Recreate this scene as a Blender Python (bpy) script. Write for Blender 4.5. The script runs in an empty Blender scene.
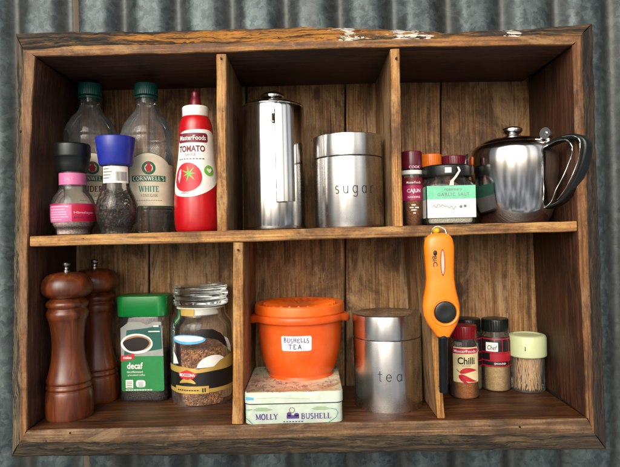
import bpy, bmesh, math, random
from mathutils import Vector, Matrix, noise
rnd = random.Random(7)
PI = math.pi
sc = bpy.context.scene
COL = sc.collection
sc.render.engine = 'CYCLES'

# ---------------------------------------------------------------- camera frame
D, F, CX, CY = 0.80, 560.0, 310.0, 233.5
ROLL = math.radians(1.35)
cr, sr = math.cos(ROLL), math.sin(ROLL)
DEP = 0.192                     # depth of the shelf box


def P(px, py, Y):
    k = (D + Y) / F
    u, v = px - CX, CY - py
    return Vector(((u * cr + v * sr) * k, Y, (-u * sr + v * cr) * k))


def S(Y):
    return (D + Y) / F


cam = bpy.data.cameras.new('camera')
co = bpy.data.objects.new('camera', cam)
COL.objects.link(co)
cam.sensor_width = 36
cam.lens = 36 * F / 620
cam.clip_start, cam.clip_end = 0.01, 100
m = Matrix(((cr, sr, 0), (0, 0, -1), (-sr, cr, 0))).to_4x4()   # columns: right, up, back
m.translation = (0, -D, 0)
co.matrix_world = m
sc.camera = co


# ---------------------------------------------------------------- materials
def lin(c):
    if isinstance(c, str):
        c = [int(c[i:i + 2], 16) / 255 for i in (0, 2, 4)]
        c = [x / 12.92 if x < .04045 else ((x + .055) / 1.055) ** 2.4 for x in c]
    return (c[0], c[1], c[2], 1)


class NT:
    def __init__(s, name):
        s.m = bpy.data.materials.new(name)
        s.m.use_nodes = True
        s.n = s.m.node_tree
        s.n.nodes.clear()
        s.out = s.n.nodes.new('ShaderNodeOutputMaterial')

    def add(s, t, **k):
        o = s.n.nodes.new(t)
        for a, b in k.items():
            setattr(o, a, b)
        return o

    def L(s, a, b):
        s.n.links.new(a, b)

    def val(s, sock, v):
        if hasattr(v, 'is_output'):
            s.L(v, sock)
        else:
            sock.default_value = v

    def math(s, op, a, b=0.0, clamp=False):
        o = s.add('ShaderNodeMath', operation=op)
        o.use_clamp = clamp
        s.val(o.inputs[0], a)
        s.val(o.inputs[1], b)
        return o.outputs[0]

    def mix(s, f, a, b, blend='MIX'):
        o = s.add('ShaderNodeMix', data_type='RGBA', blend_type=blend)
        s.val(o.inputs[0], f)
        s.val(o.inputs[6], a)
        s.val(o.inputs[7], b)
        return o.outputs[2]

    def noise(s, vec, scale, detail=4, rough=.55, dist=0.0):
        o = s.add('ShaderNodeTexNoise')
        s.L(vec, o.inputs['Vector'])
        o.inputs['Scale'].default_value = scale
        o.inputs['Detail'].default_value = detail
        o.inputs['Roughness'].default_value = rough
        o.inputs['Distortion'].default_value = dist
        return o.outputs['Fac']

    def ramp(s, f, stops):
        o = s.add('ShaderNodeValToRGB')
        e = o.color_ramp.elements
        while len(e) < len(stops):
            e.new(.5)
        for i, (p, c) in enumerate(stops):
            e[i].position = p
            e[i].color = lin(c) if not isinstance(c, float) else (c, c, c, 1)
        s.L(f, o.inputs[0])
        return o.outputs[0]

    def step(s, f, a, b):
        o = s.add('ShaderNodeMapRange')
        o.interpolation_type = 'SMOOTHSTEP'
        s.L(f, o.inputs[0])
        o.inputs[1].default_value = a
        o.inputs[2].default_value = b
        return o.outputs[0]

    def coord(s, scale=(1, 1, 1), rand=True):
        t = s.add('ShaderNodeTexCoord').outputs['Object']
        if rand:
            oi = s.add('ShaderNodeObjectInfo').outputs['Random']
            v = s.add('ShaderNodeVectorMath', operation='ADD')
            s.L(t, v.inputs[0])
            cmb = s.add('ShaderNodeCombineXYZ')
            for i, k in enumerate((7.3, 3.1, 11.7)):
                s.L(s.math('MULTIPLY', oi, k), cmb.inputs[i])
            s.L(cmb.outputs[0], v.inputs[1])
            t = v.outputs[0]
        mp = s.add('ShaderNodeMapping')
        mp.inputs['Scale'].default_value = scale
        s.L(t, mp.inputs[0])
        return mp.outputs[0]

    def bsdf(s, base, rough=.5, metal=0., **k):
        p = s.add('ShaderNodeBsdfPrincipled')
        s.val(p.inputs['Base Color'], base)
        s.val(p.inputs['Roughness'], rough)
        s.val(p.inputs['Metallic'], metal)
        for a, b in k.items():
            s.val(p.inputs[a.replace('_', ' ')], b)
        s.L(p.outputs[0], s.out.inputs[0])
        return p

    def bump(s, p, h, strength=.4, dist=.001):
        b = s.add('ShaderNodeBump')
        b.inputs['Strength'].default_value = strength
        b.inputs['Distance'].default_value = dist
        s.L(h, b.inputs['Height'])
        s.L(b.outputs[0], p.inputs['Normal'])


def plain(name, c, rough=.4, metal=0., var=.12, scale=60, bump=0.0, **k):
    t = NT(name)
    v = t.coord()
    n = t.noise(v, scale, 5)
    base = t.mix(t.step(n, .3, .75), lin([x * (1 - var) for x in lin(c)[:3]]), lin([min(1, x * (1 + var * .6)) for x in lin(c)[:3]]))
    r = t.math('ADD', t.math('MULTIPLY', t.noise(v, scale * .5, 6), .18), rough - .09)
    p = t.bsdf(base, r, metal, **k)
    if bump:
        t.bump(p, t.noise(v, scale * 4, 4), bump, .0006)
    return t.m


def wood(name, dark, mid, light, axis='Z', rough=.62, stain='1c120c', stain_amt=.5, worn=None, bump=.5, fine=1.0):
    """aged timber with grain along an axis"""
    t = NT(name)
    def ax(k): return t.coord({'X': (k, 1, 1), 'Z': (1, 1, k)}[axis])
    vi, v, v1, v2 = t.coord((1, 1, 1)), ax(.03), ax(.012), ax(.3)
    g1 = t.noise(v, 150, 6, .66, .25)
    g2 = t.noise(v1, 480 * fine, 4, .65, .1)
    g3 = t.noise(v2, 42, 5, .6, .9)
    sp = t.noise(vi, 330, 3, .6)
    g = t.math('ADD', t.math('MULTIPLY', g1, .40), t.math('ADD', t.math('MULTIPLY', g2, .34), t.math('ADD', t.math('MULTIPLY', g3, .16), t.math('MULTIPLY', sp, .10))))
    c = t.ramp(g, [(.37, dark), (.5, mid), (.62, light)])
    # broad weathering, water marks and greasy patches
    s1 = t.noise(vi, 12, 7, .66, .6)
    c = t.mix(t.math('MULTIPLY', t.step(s1, .46, .64), stain_amt), c, lin(stain))
    s2 = t.noise(v2, 34, 7, .7, .4)
    c = t.mix(t.math('MULTIPLY', t.step(s2, .54, .66), .6), c, lin(dark))
    if worn:
        s3 = t.noise(v2, 24, 8, .74, .5)
        c = t.mix(t.math('MULTIPLY', t.step(s3, .5, .62), .65), c, lin(worn))
    fib = t.step(t.noise(ax(.02), 360, 3, .5), .62, .70)
    c = t.mix(t.math('MULTIPLY', fib, .35), c, lin(light))
    # knots
    kv = t.add('ShaderNodeTexVoronoi')
    t.L(t.coord({'X': (.45, 1, 1), 'Z': (1, 1, .45)}[axis]), kv.inputs['Vector'])
    kv.inputs['Scale'].default_value = 13
    kd = t.math('ADD', kv.outputs['Distance'], t.math('MULTIPLY', t.math('SUBTRACT', t.noise(vi, 90, 4), .5), .10))
    kn = t.math('SUBTRACT', 1.0, t.step(kd, .05, .12))
    c = t.mix(t.math('MULTIPLY', kn, .75), c, lin(stain))
    # short cracks and borer holes
    crk = t.step(t.noise(v1, 210, 4, .55, .3), .66, .70)
    hole = t.step(t.noise(vi, 210, 2, .5), .74, .77)
    pit = t.math('MAXIMUM', crk, hole)
    c = t.mix(t.math('MULTIPLY', pit, .85), c, lin('0d0805'))
    rn = t.add('ShaderNodeObjectInfo').outputs['Random']
    c = t.mix(t.math('MULTIPLY', rn, .8), c, t.mix(1.0, c, (.92, .84, .80, 1), 'MULTIPLY'))
    h = t.math('SUBTRACT', t.math('ADD', t.math('MULTIPLY', g2, .7), t.math('ADD', g1, t.math('MULTIPLY', sp, .3))), t.math('MULTIPLY', pit, .8))
    p = t.bsdf(c, t.math('ADD', t.math('MULTIPLY', g1, .3), rough - .15))
    t.bump(p, h, bump, .002)
    return t.m


def bark(name, axis, cracks, grey, fresh, amt, flakes=None):
    t = NT(name)
    st = {'X': (.09, 1, 1), 'Z': (1, 1, .09)}[axis]
    v = t.coord(st)
    v2 = t.coord({'X': (.3, 1, 1), 'Z': (1, 1, .3)}[axis])
    a = t.noise(v, 150, 8, .7, .6)
    b = t.noise(v, 420, 5, .66, .3)
    c = t.ramp(t.math('ADD', t.math('MULTIPLY', a, .6), t.math('MULTIPLY', b, .4)), [(.38, cracks), (.52, grey), (.66, fresh)])
    s = t.noise(v2, 14, 5, .6, .6)
    fr = t.ramp(b, [(.36, '2e1708'), (.5, fresh), (.7, fresh)])
    c = t.mix(t.step(s, .62 - amt * .3, .74 - amt * .3), c, fr)
    crk = t.step(t.noise(v, 95, 8, .72, 1.1), .52, .58)
    c = t.mix(t.math('MULTIPLY', crk, .85), c, lin(cracks))
    p_h = t.math('SUBTRACT', t.math('ADD', a, t.math('MULTIPLY', b, .6)), crk)
    if flakes:
        raw = t.add('ShaderNodeTexCoord').outputs['Object']
        sx = t.add('ShaderNodeSeparateXYZ')
        t.L(raw, sx.inputs[0])
        tot = None
        for x0, hw in flakes:
            dx = t.math('ABSOLUTE', t.math('SUBTRACT', sx.outputs[0], x0))
            f = t.math('SUBTRACT', 1.0, t.math('DIVIDE', dx, hw), True)
            tot = f if tot is None else t.math('MAXIMUM', tot, f)
        n = t.noise(t.coord((.5, 1, 1), False), 95, 7, .68, .5)
        mk = t.step(t.math('ADD', n, t.math('MULTIPLY', tot, .32)), .74, .755)
        c = t.mix(mk, c, lin('d9d2c4'))
        p_h = t.math('ADD', p_h, t.math('MULTIPLY', mk, .6))
    p = t.bsdf(c, .78)
    t.bump(p, p_h, .9, .003)
    return t.m


def glass(name, tint=(.985, .99, .985), edge=(.80, .84, .82), rough=.03, refl=1.0, haze=.03):
    """thin-walled clear glass or plastic with a little dust on it"""
    t = NT(name)
    lw = t.add('ShaderNodeLayerWeight')
    lw.inputs[0].default_value = .35
    f = t.math('POWER', lw.outputs['Facing'], 3.0)
    tr = t.add('ShaderNodeBsdfTransparent')
    t.L(t.mix(f, lin(tint), lin(edge)), tr.inputs[0])
    gl = t.add('ShaderNodeBsdfGlossy')
    gl.inputs['Roughness'].default_value = rough
    fr = t.add('ShaderNodeFresnel')
    fr.inputs[0].default_value = 1.45
    mx = t.add('ShaderNodeMixShader')
    t.L(t.math('MULTIPLY', fr.outputs[0], refl, True), mx.inputs[0])
    t.L(tr.outputs[0], mx.inputs[1])
    t.L(gl.outputs[0], mx.inputs[2])
    df = t.add('ShaderNodeBsdfDiffuse')
    df.inputs[0].default_value = (.8, .8, .78, 1)
    m2 = t.add('ShaderNodeMixShader')
    sm = t.noise(t.coord(), 40, 6, .65)
    t.L(t.math('MULTIPLY', t.math('ADD', t.step(sm, .4, .75), .5), haze), m2.inputs[0])
    t.L(mx.outputs[0], m2.inputs[1])
    t.L(df.outputs[0], m2.inputs[2])
    t.L(m2.outputs[0], t.out.inputs[0])
    return t.m


def solid_glass(name, c, ior=1.45, rough=.02):
    t = NT(name)
    t.bsdf(lin(c), rough, 0, Transmission_Weight=1.0, IOR=ior)
    return t.m


def steel(name, c=(.62, .60, .57), rough=.2, aniso=0.0, streak=.0):
    t = NT(name)
    v = t.coord((1, 1, 6))
    n = t.noise(v, 70, 3)
    sm = t.noise(t.coord(), 22, 6, .65)
    r = t.math('ADD', t.math('MULTIPLY', n, streak), t.math('ADD', rough - .05 - streak * .5, t.math('MULTIPLY', sm, .12)))
    p = t.bsdf(t.mix(t.step(sm, .3, .8), lin(c), lin([x * .93 for x in c])), r, 1.0)
    if aniso:
        p.inputs['Anisotropic'].default_value = aniso
        p.inputs['Anisotropic Rotation'].default_value = .25
        tg = t.add('ShaderNodeTangent', direction_type='RADIAL', axis='Z')
        t.L(tg.outputs[0], p.inputs['Tangent'])
    return t.m


def speckle(name, a, b, c, scale, rough=.8, bump=.6):
    t = NT(name)
    v = t.coord()
    vo = t.add('ShaderNodeTexVoronoi')
    t.L(v, vo.inputs['Vector'])
    vo.inputs['Scale'].default_value = scale
    sx = t.add('ShaderNodeSeparateColor')
    t.L(vo.outputs['Color'], sx.inputs[0])
    col = t.ramp(sx.outputs[0], [(.1, a), (.5, b), (.95, c)])
    col = t.mix(t.step(t.noise(v, scale * .12, 4), .4, .7), col, t.mix(.5, col, lin(a)))
    p = t.bsdf(col, rough)
    t.bump(p, t.math('SUBTRACT', 1.0, vo.outputs['Distance']), bump, .0012)
    return t.m


M = {}
M['front'] = wood('sawn_front_edge', '26160a', '94652f', 'd6a75e', 'X', .62, '22130a', .6, 'bb965e')
M['front_v'] = wood('sawn_front_edge_upright', '301a0c', '9a672c', 'd4a45a', 'Z', .62, '351a0a', .55, 'b8945e')
M['orange_v'] = wood('red_gum_edge', '22120a', '6a4420', '9c703c', 'Z', .6, '1e0f08', .55, '8a6c4a')
M['orange_x'] = wood('red_gum_edge_level', '2a1608', '7c4f20', 'ae7e3c', 'X', .6, '2a1408', .5, 'a07c46')
M['grey_x'] = wood('weathered_edge_level', '20140c', '664a2e', 'a08460', 'X', .68, '24160e', .5, '8e7656')
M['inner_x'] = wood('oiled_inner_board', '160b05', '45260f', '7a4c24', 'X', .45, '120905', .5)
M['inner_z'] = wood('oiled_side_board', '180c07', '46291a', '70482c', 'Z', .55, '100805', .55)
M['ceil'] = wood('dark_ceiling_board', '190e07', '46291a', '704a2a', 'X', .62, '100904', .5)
M['back'] = wood('old_lining_board', '321e0e', '93693c', 'cba66e', 'Z', .64, '3a210f', .68, 'bfa078', .7)
M['divider'] = wood('old_divider_board', '2c1b0d', '86603a', 'bd9866', 'Z', .62, '351f0f', .58, 'ac9068')
M['bark_t'] = bark('waney_top_edge', 'X', '0c0805', '43372a', 'b0742a', .42, [(.063, .040), (.140, .050), (.158, .045), (.302, .028)])
M['bark_l'] = bark('waney_left_edge', 'Z', '17120d', '64563f', '917c5c', .05)
M['bark_r'] = bark('waney_right_edge', 'Z', '0d0a07', '40301f', '70543a', .0)
M['bark_b'] = bark('waney_bottom_edge', 'X', '100b07', '50412e', '846a48', .2)

M['glass'] = glass('clear_glass')
M['pet'] = glass('clear_bottle_plastic', (.99, .99, .985), (.92, .92, .90), .03, 1.0, .075)
M['glass2'] = glass('clear_thick_glass', (.95, .97, .96), (.66, .72, .69))
M['plastic_clear'] = glass('clear_plastic', (.95, .95, .94), (.75, .75, .73), .08, .8, .07)
M['lidglass'] = solid_glass('moulded_glass', 'dfe8e4', 1.42, .03)
M['water'] = glass('clear_vinegar', (.99, .99, .975), (.94, .94, .91), .02, .3, .01)
M['brushed'] = steel('brushed_stainless_steel', (.68, .665, .64), .26, .6, .03)
M['polished'] = steel('polished_stainless_steel', (.68, .67, .655), .12)
M['chrome'] = steel('chrome', (.7, .7, .7), .05)
M['lidsteel'] = steel('lid_steel', (.40, .37, .34), .30, .3, .1)
M['engrave'] = plain('engraved_line', '2c2c2c', .5)
M['millwood'] = None


def millwood():
    t = NT('varnished_turned_timber')
    v = t.coord((1, 1, .12))
    g = t.noise(v, 60, 6, .6, .8)
    c = t.ramp(g, [(.30, '341406'), (.52, '642e12'), (.75, '8a4a20')])
    c = t.mix(t.math('MULTIPLY', t.step(t.noise(t.coord(), 30, 5), .5, .7), .4), c, lin('3a1608'))
    p = t.bsdf(c, t.math('ADD', .28, t.math('MULTIPLY', t.noise(t.coord(), 70, 5), .2)), Coat_Weight=.25, Coat_Roughness=.22)
    t.bump(p, g, .2, .0006)
    return t.m


M['millwood'] = millwood()


def colour(key, c, rough=.38, **k):
    M[key] = plain(key, c, rough, **k)


colour('dark_green_plastic', '12544a', .35)
colour('cream_paper', 'e2d8bc', .5)
colour('green_ink', '1c6b46', .5)
colour('teal_ink', '3d8a78', .5)
colour('maroon_ink', '6e1626', .5)
colour('red_ink', 'c0202c', .45)
colour('white_ink', 'ece8e2', .5)
colour('grey_ink', '77726c', .5)
colour('black_ink', '17171a', .5)
colour('black_plastic', '0f1413', .35)
colour('blue_plastic', '12248c', .34)
colour('pink_label', 'cc6a98', .4)
colour('magenta_label', 'a51f56', .4)
colour('pale_pink', 'eab0c8', .45)
colour('crimson_label', 'b80f38', .4)
colour('navy_ink', '2a2a62', .5)
colour('ketchup_red', 'b70d16', .30, Subsurface_Weight=.0, Coat_Weight=.25)
colour('nozzle_maroon', '6c0a20', .32)
colour('white_plastic', 'e8e4de', .4)
colour('maroon_plastic', '5a0d22', .33)
colour('orange_cap', 'd86a10', .35)
colour('mint_label', '6fc29c', .5)
colour('white_paper', 'e6e3da', .55)
colour('green_lid', '0b7a34', .34)
colour('leaf_green', '137a3c', .45)
colour('coffee_black', '160e0a', .35)
colour('crema', 'a07850', .5)
colour('pack_grey', '8f948e', .4)
colour('gold_foil', 'c9a858', .4, metal=.35)
colour('brown_print', '5c3620', .5)
colour('sky_blue_ink', '5aa8d0', .4)
colour('tin_white', 'bcc8b8', .32)
colour('purple_ink', '4a3278', .5)
colour('seam_dark', '35303a', .5)
colour('sage_ink', '8fa884', .5)
colour('orange_plastic', 'e05006', .36, Coat_Weight=.1)
colour('sticker', 'e8e2ee', .5)
colour('ink_blue', '241a5c', .5)
colour('lighter_orange', 'f27c04', .26, Coat_Weight=.4)
colour('yellow_plastic', 'd8b010', .35)
colour('wire_white', 'd8d4cc', .35)
colour('chilli_cap', '7c0c18', .3)
colour('label_yellow', 'e0d0a0', .5)
colour('black_label', '141216', .42)
colour('plaid_red', 'a01428', .45)
colour('lime_cream', 'bfc99a', .36)
colour('toothpick_wood', 'c9a272', .65)
colour('twine_white', 'd6d2c8', .7)
colour('fuel_window', 'e6b49c', .2)
colour('cork_seal', 'cfd0c8', .5)
colour('lime_green', '6cae3a', .45)


def scuffed(name, c, pale, rough):
    t = NT(name)
    v = t.coord()
    n = t.noise(v, 26, 6, .65)
    base = t.mix(t.step(n, .35, .7), lin(c), t.mix(.16, lin(c), lin(pale)))
    sc1 = t.step(t.noise(t.coord((1, 1, .06)), 330, 3, .5, .6), .66, .72)
    sc2 = t.step(t.noise(t.coord((.07, .07, 1)), 300, 3, .5, .8), .67, .73)
    scr = t.math('MULTIPLY', t.math('MAXIMUM', sc1, sc2), t.step(t.noise(v, 45, 4), .45, .65))
    base = t.mix(t.math('MULTIPLY', scr, .38), base, lin(pale))
    gr = t.step(t.noise(v, 70, 7, .7), .58, .74)
    base = t.mix(t.math('MULTIPLY', gr, .16), base, lin([x * .4 for x in lin(c)[:3]]))
    p = t.bsdf(base, t.math('ADD', t.math('MULTIPLY', n, .3), t.math('ADD', t.math('MULTIPLY', scr, .15), rough - .12)))
    t.bump(p, scr, -.08, .0003)
    return t.m


M['orange_plastic'] = scuffed('worn_orange_plastic', 'e05006', 'f0a060', .36)
M['lid_orange'] = scuffed('worn_orange_lid', 'e65c08', 'f2aa68', .34)
M['lighter_orange'] = scuffed('scuffed_lighter_orange', 'f27c04', 'f8b860', .28)
M['blue_plastic'] = scuffed('scuffed_blue_plastic', '12248c', '5a68b8', .34)
M['lime_cream'] = scuffed('scuffed_lime_cream', 'bfc99a', 'dde2c4', .36)
M['salt'] = speckle('pink_salt', 'c79a90', 'e0c8bc', 'efe6de', 700)
M['chilli_powder'] = speckle('ground_chilli', '8a4818', 'a86026', 'bc7836', 1400, .85, .3)
M['cajun'] = speckle('cajun_spice', '70381a', 'a05a28', 'b87c40', 1100, .85, .3)
M['tan_powder'] = speckle('tan_powder', '9c7c4e', 'b89868', 'c8ac7c', 1500, .85, .3)
M['granules'] = speckle('coffee_granules', '40220f', '7e4c26', 'ae7a44', 420, .7, 1.)
M['dark_granules'] = speckle('dark_coffee_granules', '120806', '20100b', '361c12', 420, .6, 1.)
M['garlic_salt'] = speckle('garlic_salt_grains', 'cfc6ae', 'e6dfcc', 'f2eee2', 800)
M['peppercorn'] = speckle('peppercorn', '140c08', '3c2416', '6e4a30', 160, .7, 1.)


def tin_top():
    t = NT('printed_tin_lid')
    v = t.coord((1, 1, 1), False)
    n = t.noise(v, 28, 5, .6, 1.2)
    c = t.ramp(n, [(.28, '6f948e'), (.42, 'c8cba6'), (.5, 'd8d2b0'), (.58, 'c4b086'), (.7, '8fa070')])
    n2 = t.noise(v, 120, 6, .7, 1.5)
    n3 = t.noise(v, 35, 3, .5, .4)
    c = t.mix(t.math('MULTIPLY', t.step(n2, .53, .58), t.step(n3, .42, .55)), c, lin('7a3a4c'))
    c = t.mix(t.math('MULTIPLY', t.step(t.noise(v, 90, 5, .7, 1.), .56, .6), t.step(n3, .35, .5)), c, lin('7c6a9c'))
    t.bsdf(c, .34)
    return t.m


M['tin_top'] = tin_top()


# ---------------------------------------------------------------- object helpers
def tag(o, label=None, cat=None, group=None, kind=None):
    if label: o['label'] = label
    if cat: o['category'] = cat
    if group: o['group'] = group
    if kind: o['kind'] = kind


def thing(name, label, cat, loc, group=None, rz=0.0):
    o = bpy.data.objects.new(name, None)
    o.empty_display_size = .02
    COL.objects.link(o)
    o.location = loc
    o.rotation_euler = (0, 0, rz)
    tag(o, label, cat, group)
    return o


def obj(name, bm, mats, parent=None, smooth=40, label=None, kind=None):
    if smooth:
        a = math.radians(smooth)
        for f in bm.faces: f.smooth = True
        for e in bm.edges:
            if len(e.link_faces) == 2 and e.calc_face_angle(0) > a:
                e.smooth = False
    me = bpy.data.meshes.new(name)
    bm.to_mesh(me)
    bm.free()
    if not isinstance(mats, (list, tuple)): mats = [mats]
    for mm in mats: me.materials.append(mm)
    o = bpy.data.objects.new(name, me)
    COL.objects.link(o)
    if parent: o.parent = parent
    if label: o['label'] = label
    if kind: o['kind'] = kind
    return o


def fillet(pts, r=.0015, n=3):
    """round the corners of an open profile"""
    out = [Vector(pts[0])]
    for i in range(1, len(pts) - 1):
        a, b, c = Vector(pts[i - 1]), Vector(pts[i]), Vector(pts[i + 1])
        d1, d2 = a - b, c - b
        l1, l2 = d1.length, d2.length
        if l1 < 1e-7 or l2 < 1e-7: continue
        if d1.angle(d2) > math.radians(150):
            out.append(b); continue
        k = min(r, l1 * .45, l2 * .45)
        p, q = b + d1 / l1 * k, b + d2 / l2 * k
        for j in range(n + 1):
            t = j / n
            out.append(p * (1 - t) ** 2 + b * 2 * t * (1 - t) + q * t * t)
    out.append(Vector(pts[-1]))
    return [(v[0], v[1]) for v in out]


def smoothp(pts, n=4):
    """Catmull-Rom through profile points"""
    q = [Vector(p) for p in pts]
    q = [q[0] * 2 - q[1]] + q + [q[-1] * 2 - q[-2]]
    out = []
    for i in range(1, len(q) - 2):
        for j in range(n):
            t = j / n
            a, b, c, d = q[i - 1], q[i], q[i + 1], q[i + 2]
            v = .5 * (2 * b + (c - a) * t + (2 * a - 5 * b + 4 * c - d) * t * t + (3 * b - a - 3 * c + d) * t ** 3)
            out.append((max(0, v[0]), v[1]))
    out.append(tuple(pts[-1]))
    return out


def lathe(prof, seg=56, center=(0, 0), f=None):
    bm = bmesh.new()
    rings = []
    for r, z in prof:
        if r < 1e-5:
            rings.append([bm.verts.new((center[0], center[1], z))])
        else:
            ring = []
            for i in range(seg):
                a = 2 * PI * i / seg
                x, y, zz = center[0] + r * math.sin(a), center[1] - r * math.cos(a), z
                if f: x, y, zz = f(x, y, zz, r, a)
                ring.append(bm.verts.new((x, y, zz)))
            rings.append(ring)
    for a, b in zip(rings, rings[1:]):
        for i in range(seg):
            j = (i + 1) % seg
            vs = [a[i % len(a)], a[j % len(a)], b[j % len(b)], b[i % len(b)]]
            u = []
            for q in vs:
                if q not in u: u.append(q)
            if len(u) > 2:
                try: bm.faces.new(u)
                except ValueError: pass
    bmesh.ops.recalc_face_normals(bm, faces=bm.faces)
    return bm


def sphere(r, c=(0, 0, 0), sx=(1, 1, 1), bm=None, seg=16):
    bm = bm or bmesh.new()
    bmesh.ops.create_uvsphere(bm, u_segments=seg, v_segments=max(6, seg // 2), radius=r,
                              matrix=Matrix.Translation(c) @ Matrix.Diagonal((*sx, 1)))
    return bm


def tube(pts, r, seg=10, bm=None, cap=True, rad=None):
    bm = bm or bmesh.new()
    pts = [Vector(p) for p in pts]
    rings = []
    up = Vector((0.31, .2, .93)).normalized()
    for i, p in enumerate(pts):
        t = (pts[min(i + 1, len(pts) - 1)] - pts[max(i - 1, 0)]).normalized()
        a = t.cross(up)
        if a.length < .05: a = t.cross(Vector((1, 0, 0)))
        a.normalize()
        b = t.cross(a)
        rr = rad[i] if rad else r
        rings.append([bm.verts.new(p + a * rr * math.cos(2 * PI * k / seg) + b * rr * math.sin(2 * PI * k / seg)) for k in range(seg)])
    for x, y in zip(rings, rings[1:]):
        for k in range(seg):
            bm.faces.new((x[k], x[(k + 1) % seg], y[(k + 1) % seg], y[k]))
    if cap:
        bm.faces.new(rings[0][::-1])
        bm.faces.new(rings[-1])
    bmesh.ops.recalc_face_normals(bm, faces=bm.faces)
    return bm


def rrect(w, d, rc, n=5):
    rc = min(rc, w / 2 - 1e-5, d / 2 - 1e-5)
    o = []
    for sx, sy, a0 in ((1, -1, -90), (1, 1, 0), (-1, 1, 90), (-1, -1, 180)):
        for i in range(n + 1):
            a = math.radians(a0 + 90 * i / n)
            o.append((sx * (w / 2 - rc) + rc * math.cos(a), sy * (d / 2 - rc) + rc * math.sin(a)))
    return o


def loft(rings, cap0=True, cap1=True):
    """rings: lists of 3D points with equal count"""
    bm = bmesh.new()
    R = [[bm.verts.new(p) for p in r] for r in rings]
    n = len(R[0])
    for a, b in zip(R, R[1:]):
        for i in range(n):
            bm.faces.new((a[i], a[(i + 1) % n], b[(i + 1) % n], b[i]))
    if cap0: bm.faces.new(R[0][::-1])
    if cap1: bm.faces.new(R[-1])
    bmesh.ops.recalc_face_normals(bm, faces=bm.faces)
    return bm


def boxloft(secs, n=6, cap0=True, cap1=True, c=(0, 0)):
    """secs: (z, w, d, rc)"""
    return loft([[(x + c[0], y + c[1], z) for x, y in rrect(w, d, rc, n)] for z, w, d, rc in secs], cap0, cap1)


# ---- flat print: 2D shapes cut into small pieces and laid on a surface
def poly(pts, bm=None):
    bm = bm or bmesh.new()
    vs = [bm.verts.new((x, y, 0)) for x, y in pts]
    f = bm.faces.new(vs)
    if f.calc_area() and sum(a[0] * b[1] - b[0] * a[1] for a, b in zip(pts, pts[1:] + pts[:1])) < 0:
        f.normal_flip()
    return bm


def ell(cx, cy, a, b, n=32, bm=None):
    return poly([(cx + a * math.cos(2 * PI * i / n), cy + b * math.sin(2 * PI * i / n)) for i in range(n)], bm)


def rct(x0, y0, x1, y1, r=0, bm=None):
    if r <= 0:
        return poly([(x0, y0), (x1, y0), (x1, y1), (x0, y1)], bm)
    pts = [(x + (x0 + x1) / 2, y + (y0 + y1) / 2) for x, y in rrect(x1 - x0, y1 - y0, r, 4)]
    return poly(pts, bm)


def ringshape(outer, inner, bm=None):
    bm = bm or bmesh.new()
    n = len(outer)
    a = [bm.verts.new((*p, 0)) for p in outer]
    b = [bm.verts.new((*p, 0)) for p in inner]
    for i in range(n):
        j = (i + 1) % n
        bm.faces.new((a[i], a[j], b[j], b[i]))
    return bm


def ellpts(cx, cy, a, b, n=32):
    return [(cx + a * math.cos(2 * PI * i / n), cy + b * math.sin(2 * PI * i / n)) for i in range(n)]


def text(s, cx, cy, w=None, h=None, bold=0.0, shear=0.0, bm=None, spacing=1.0):
    cu = bpy.data.curves.new('t', 'FONT')
    cu.body = s
    cu.size = 1
    cu.offset = bold
    cu.shear = shear
    cu.space_character = spacing
    cu.resolution_u = 3
    o = bpy.data.objects.new('t', cu)
    COL.objects.link(o)
    dg = bpy.context.evaluated_depsgraph_get()
    me = bpy.data.meshes.new_from_object(o.evaluated_get(dg))
    bpy.data.objects.remove(o)
    bpy.data.curves.remove(cu)
    t = bmesh.new()
    t.from_mesh(me)
    bpy.data.meshes.remove(me)
    xs = [v.co.x for v in t.verts]
    ys = [v.co.y for v in t.verts]
    x0, x1, y0, y1 = min(xs), max(xs), min(ys), max(ys)
    if w is None: sx = sy = h / (y1 - y0)
    elif h is None: sx = sy = w / (x1 - x0)
    else: sx, sy = w / (x1 - x0), h / (y1 - y0)
    for v in t.verts:
        v.co = ((v.co.x - (x0 + x1) / 2) * sx + cx, (v.co.y - (y0 + y1) / 2) * sy + cy, 0)
    t.normal_update()
    for f in t.faces:
        if f.normal.z < 0: f.normal_flip()
    if bm:
        me = bpy.data.meshes.new('t')
        t.to_mesh(me)
        bm.from_mesh(me)
        bpy.data.meshes.remove(me)
        t.free()
        return bm
    return t


# hand-drawn stroke letters: unit box 0..1 wide (scaled by width), strokes as point lists
def arc(cx, cy, rx, ry, a0, a1, n=8):
    return [(cx + rx * math.cos(math.radians(a0 + (a1 - a0) * i / n)), cy + ry * math.sin(math.radians(a0 + (a1 - a0) * i / n))) for i in range(n + 1)]


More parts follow.
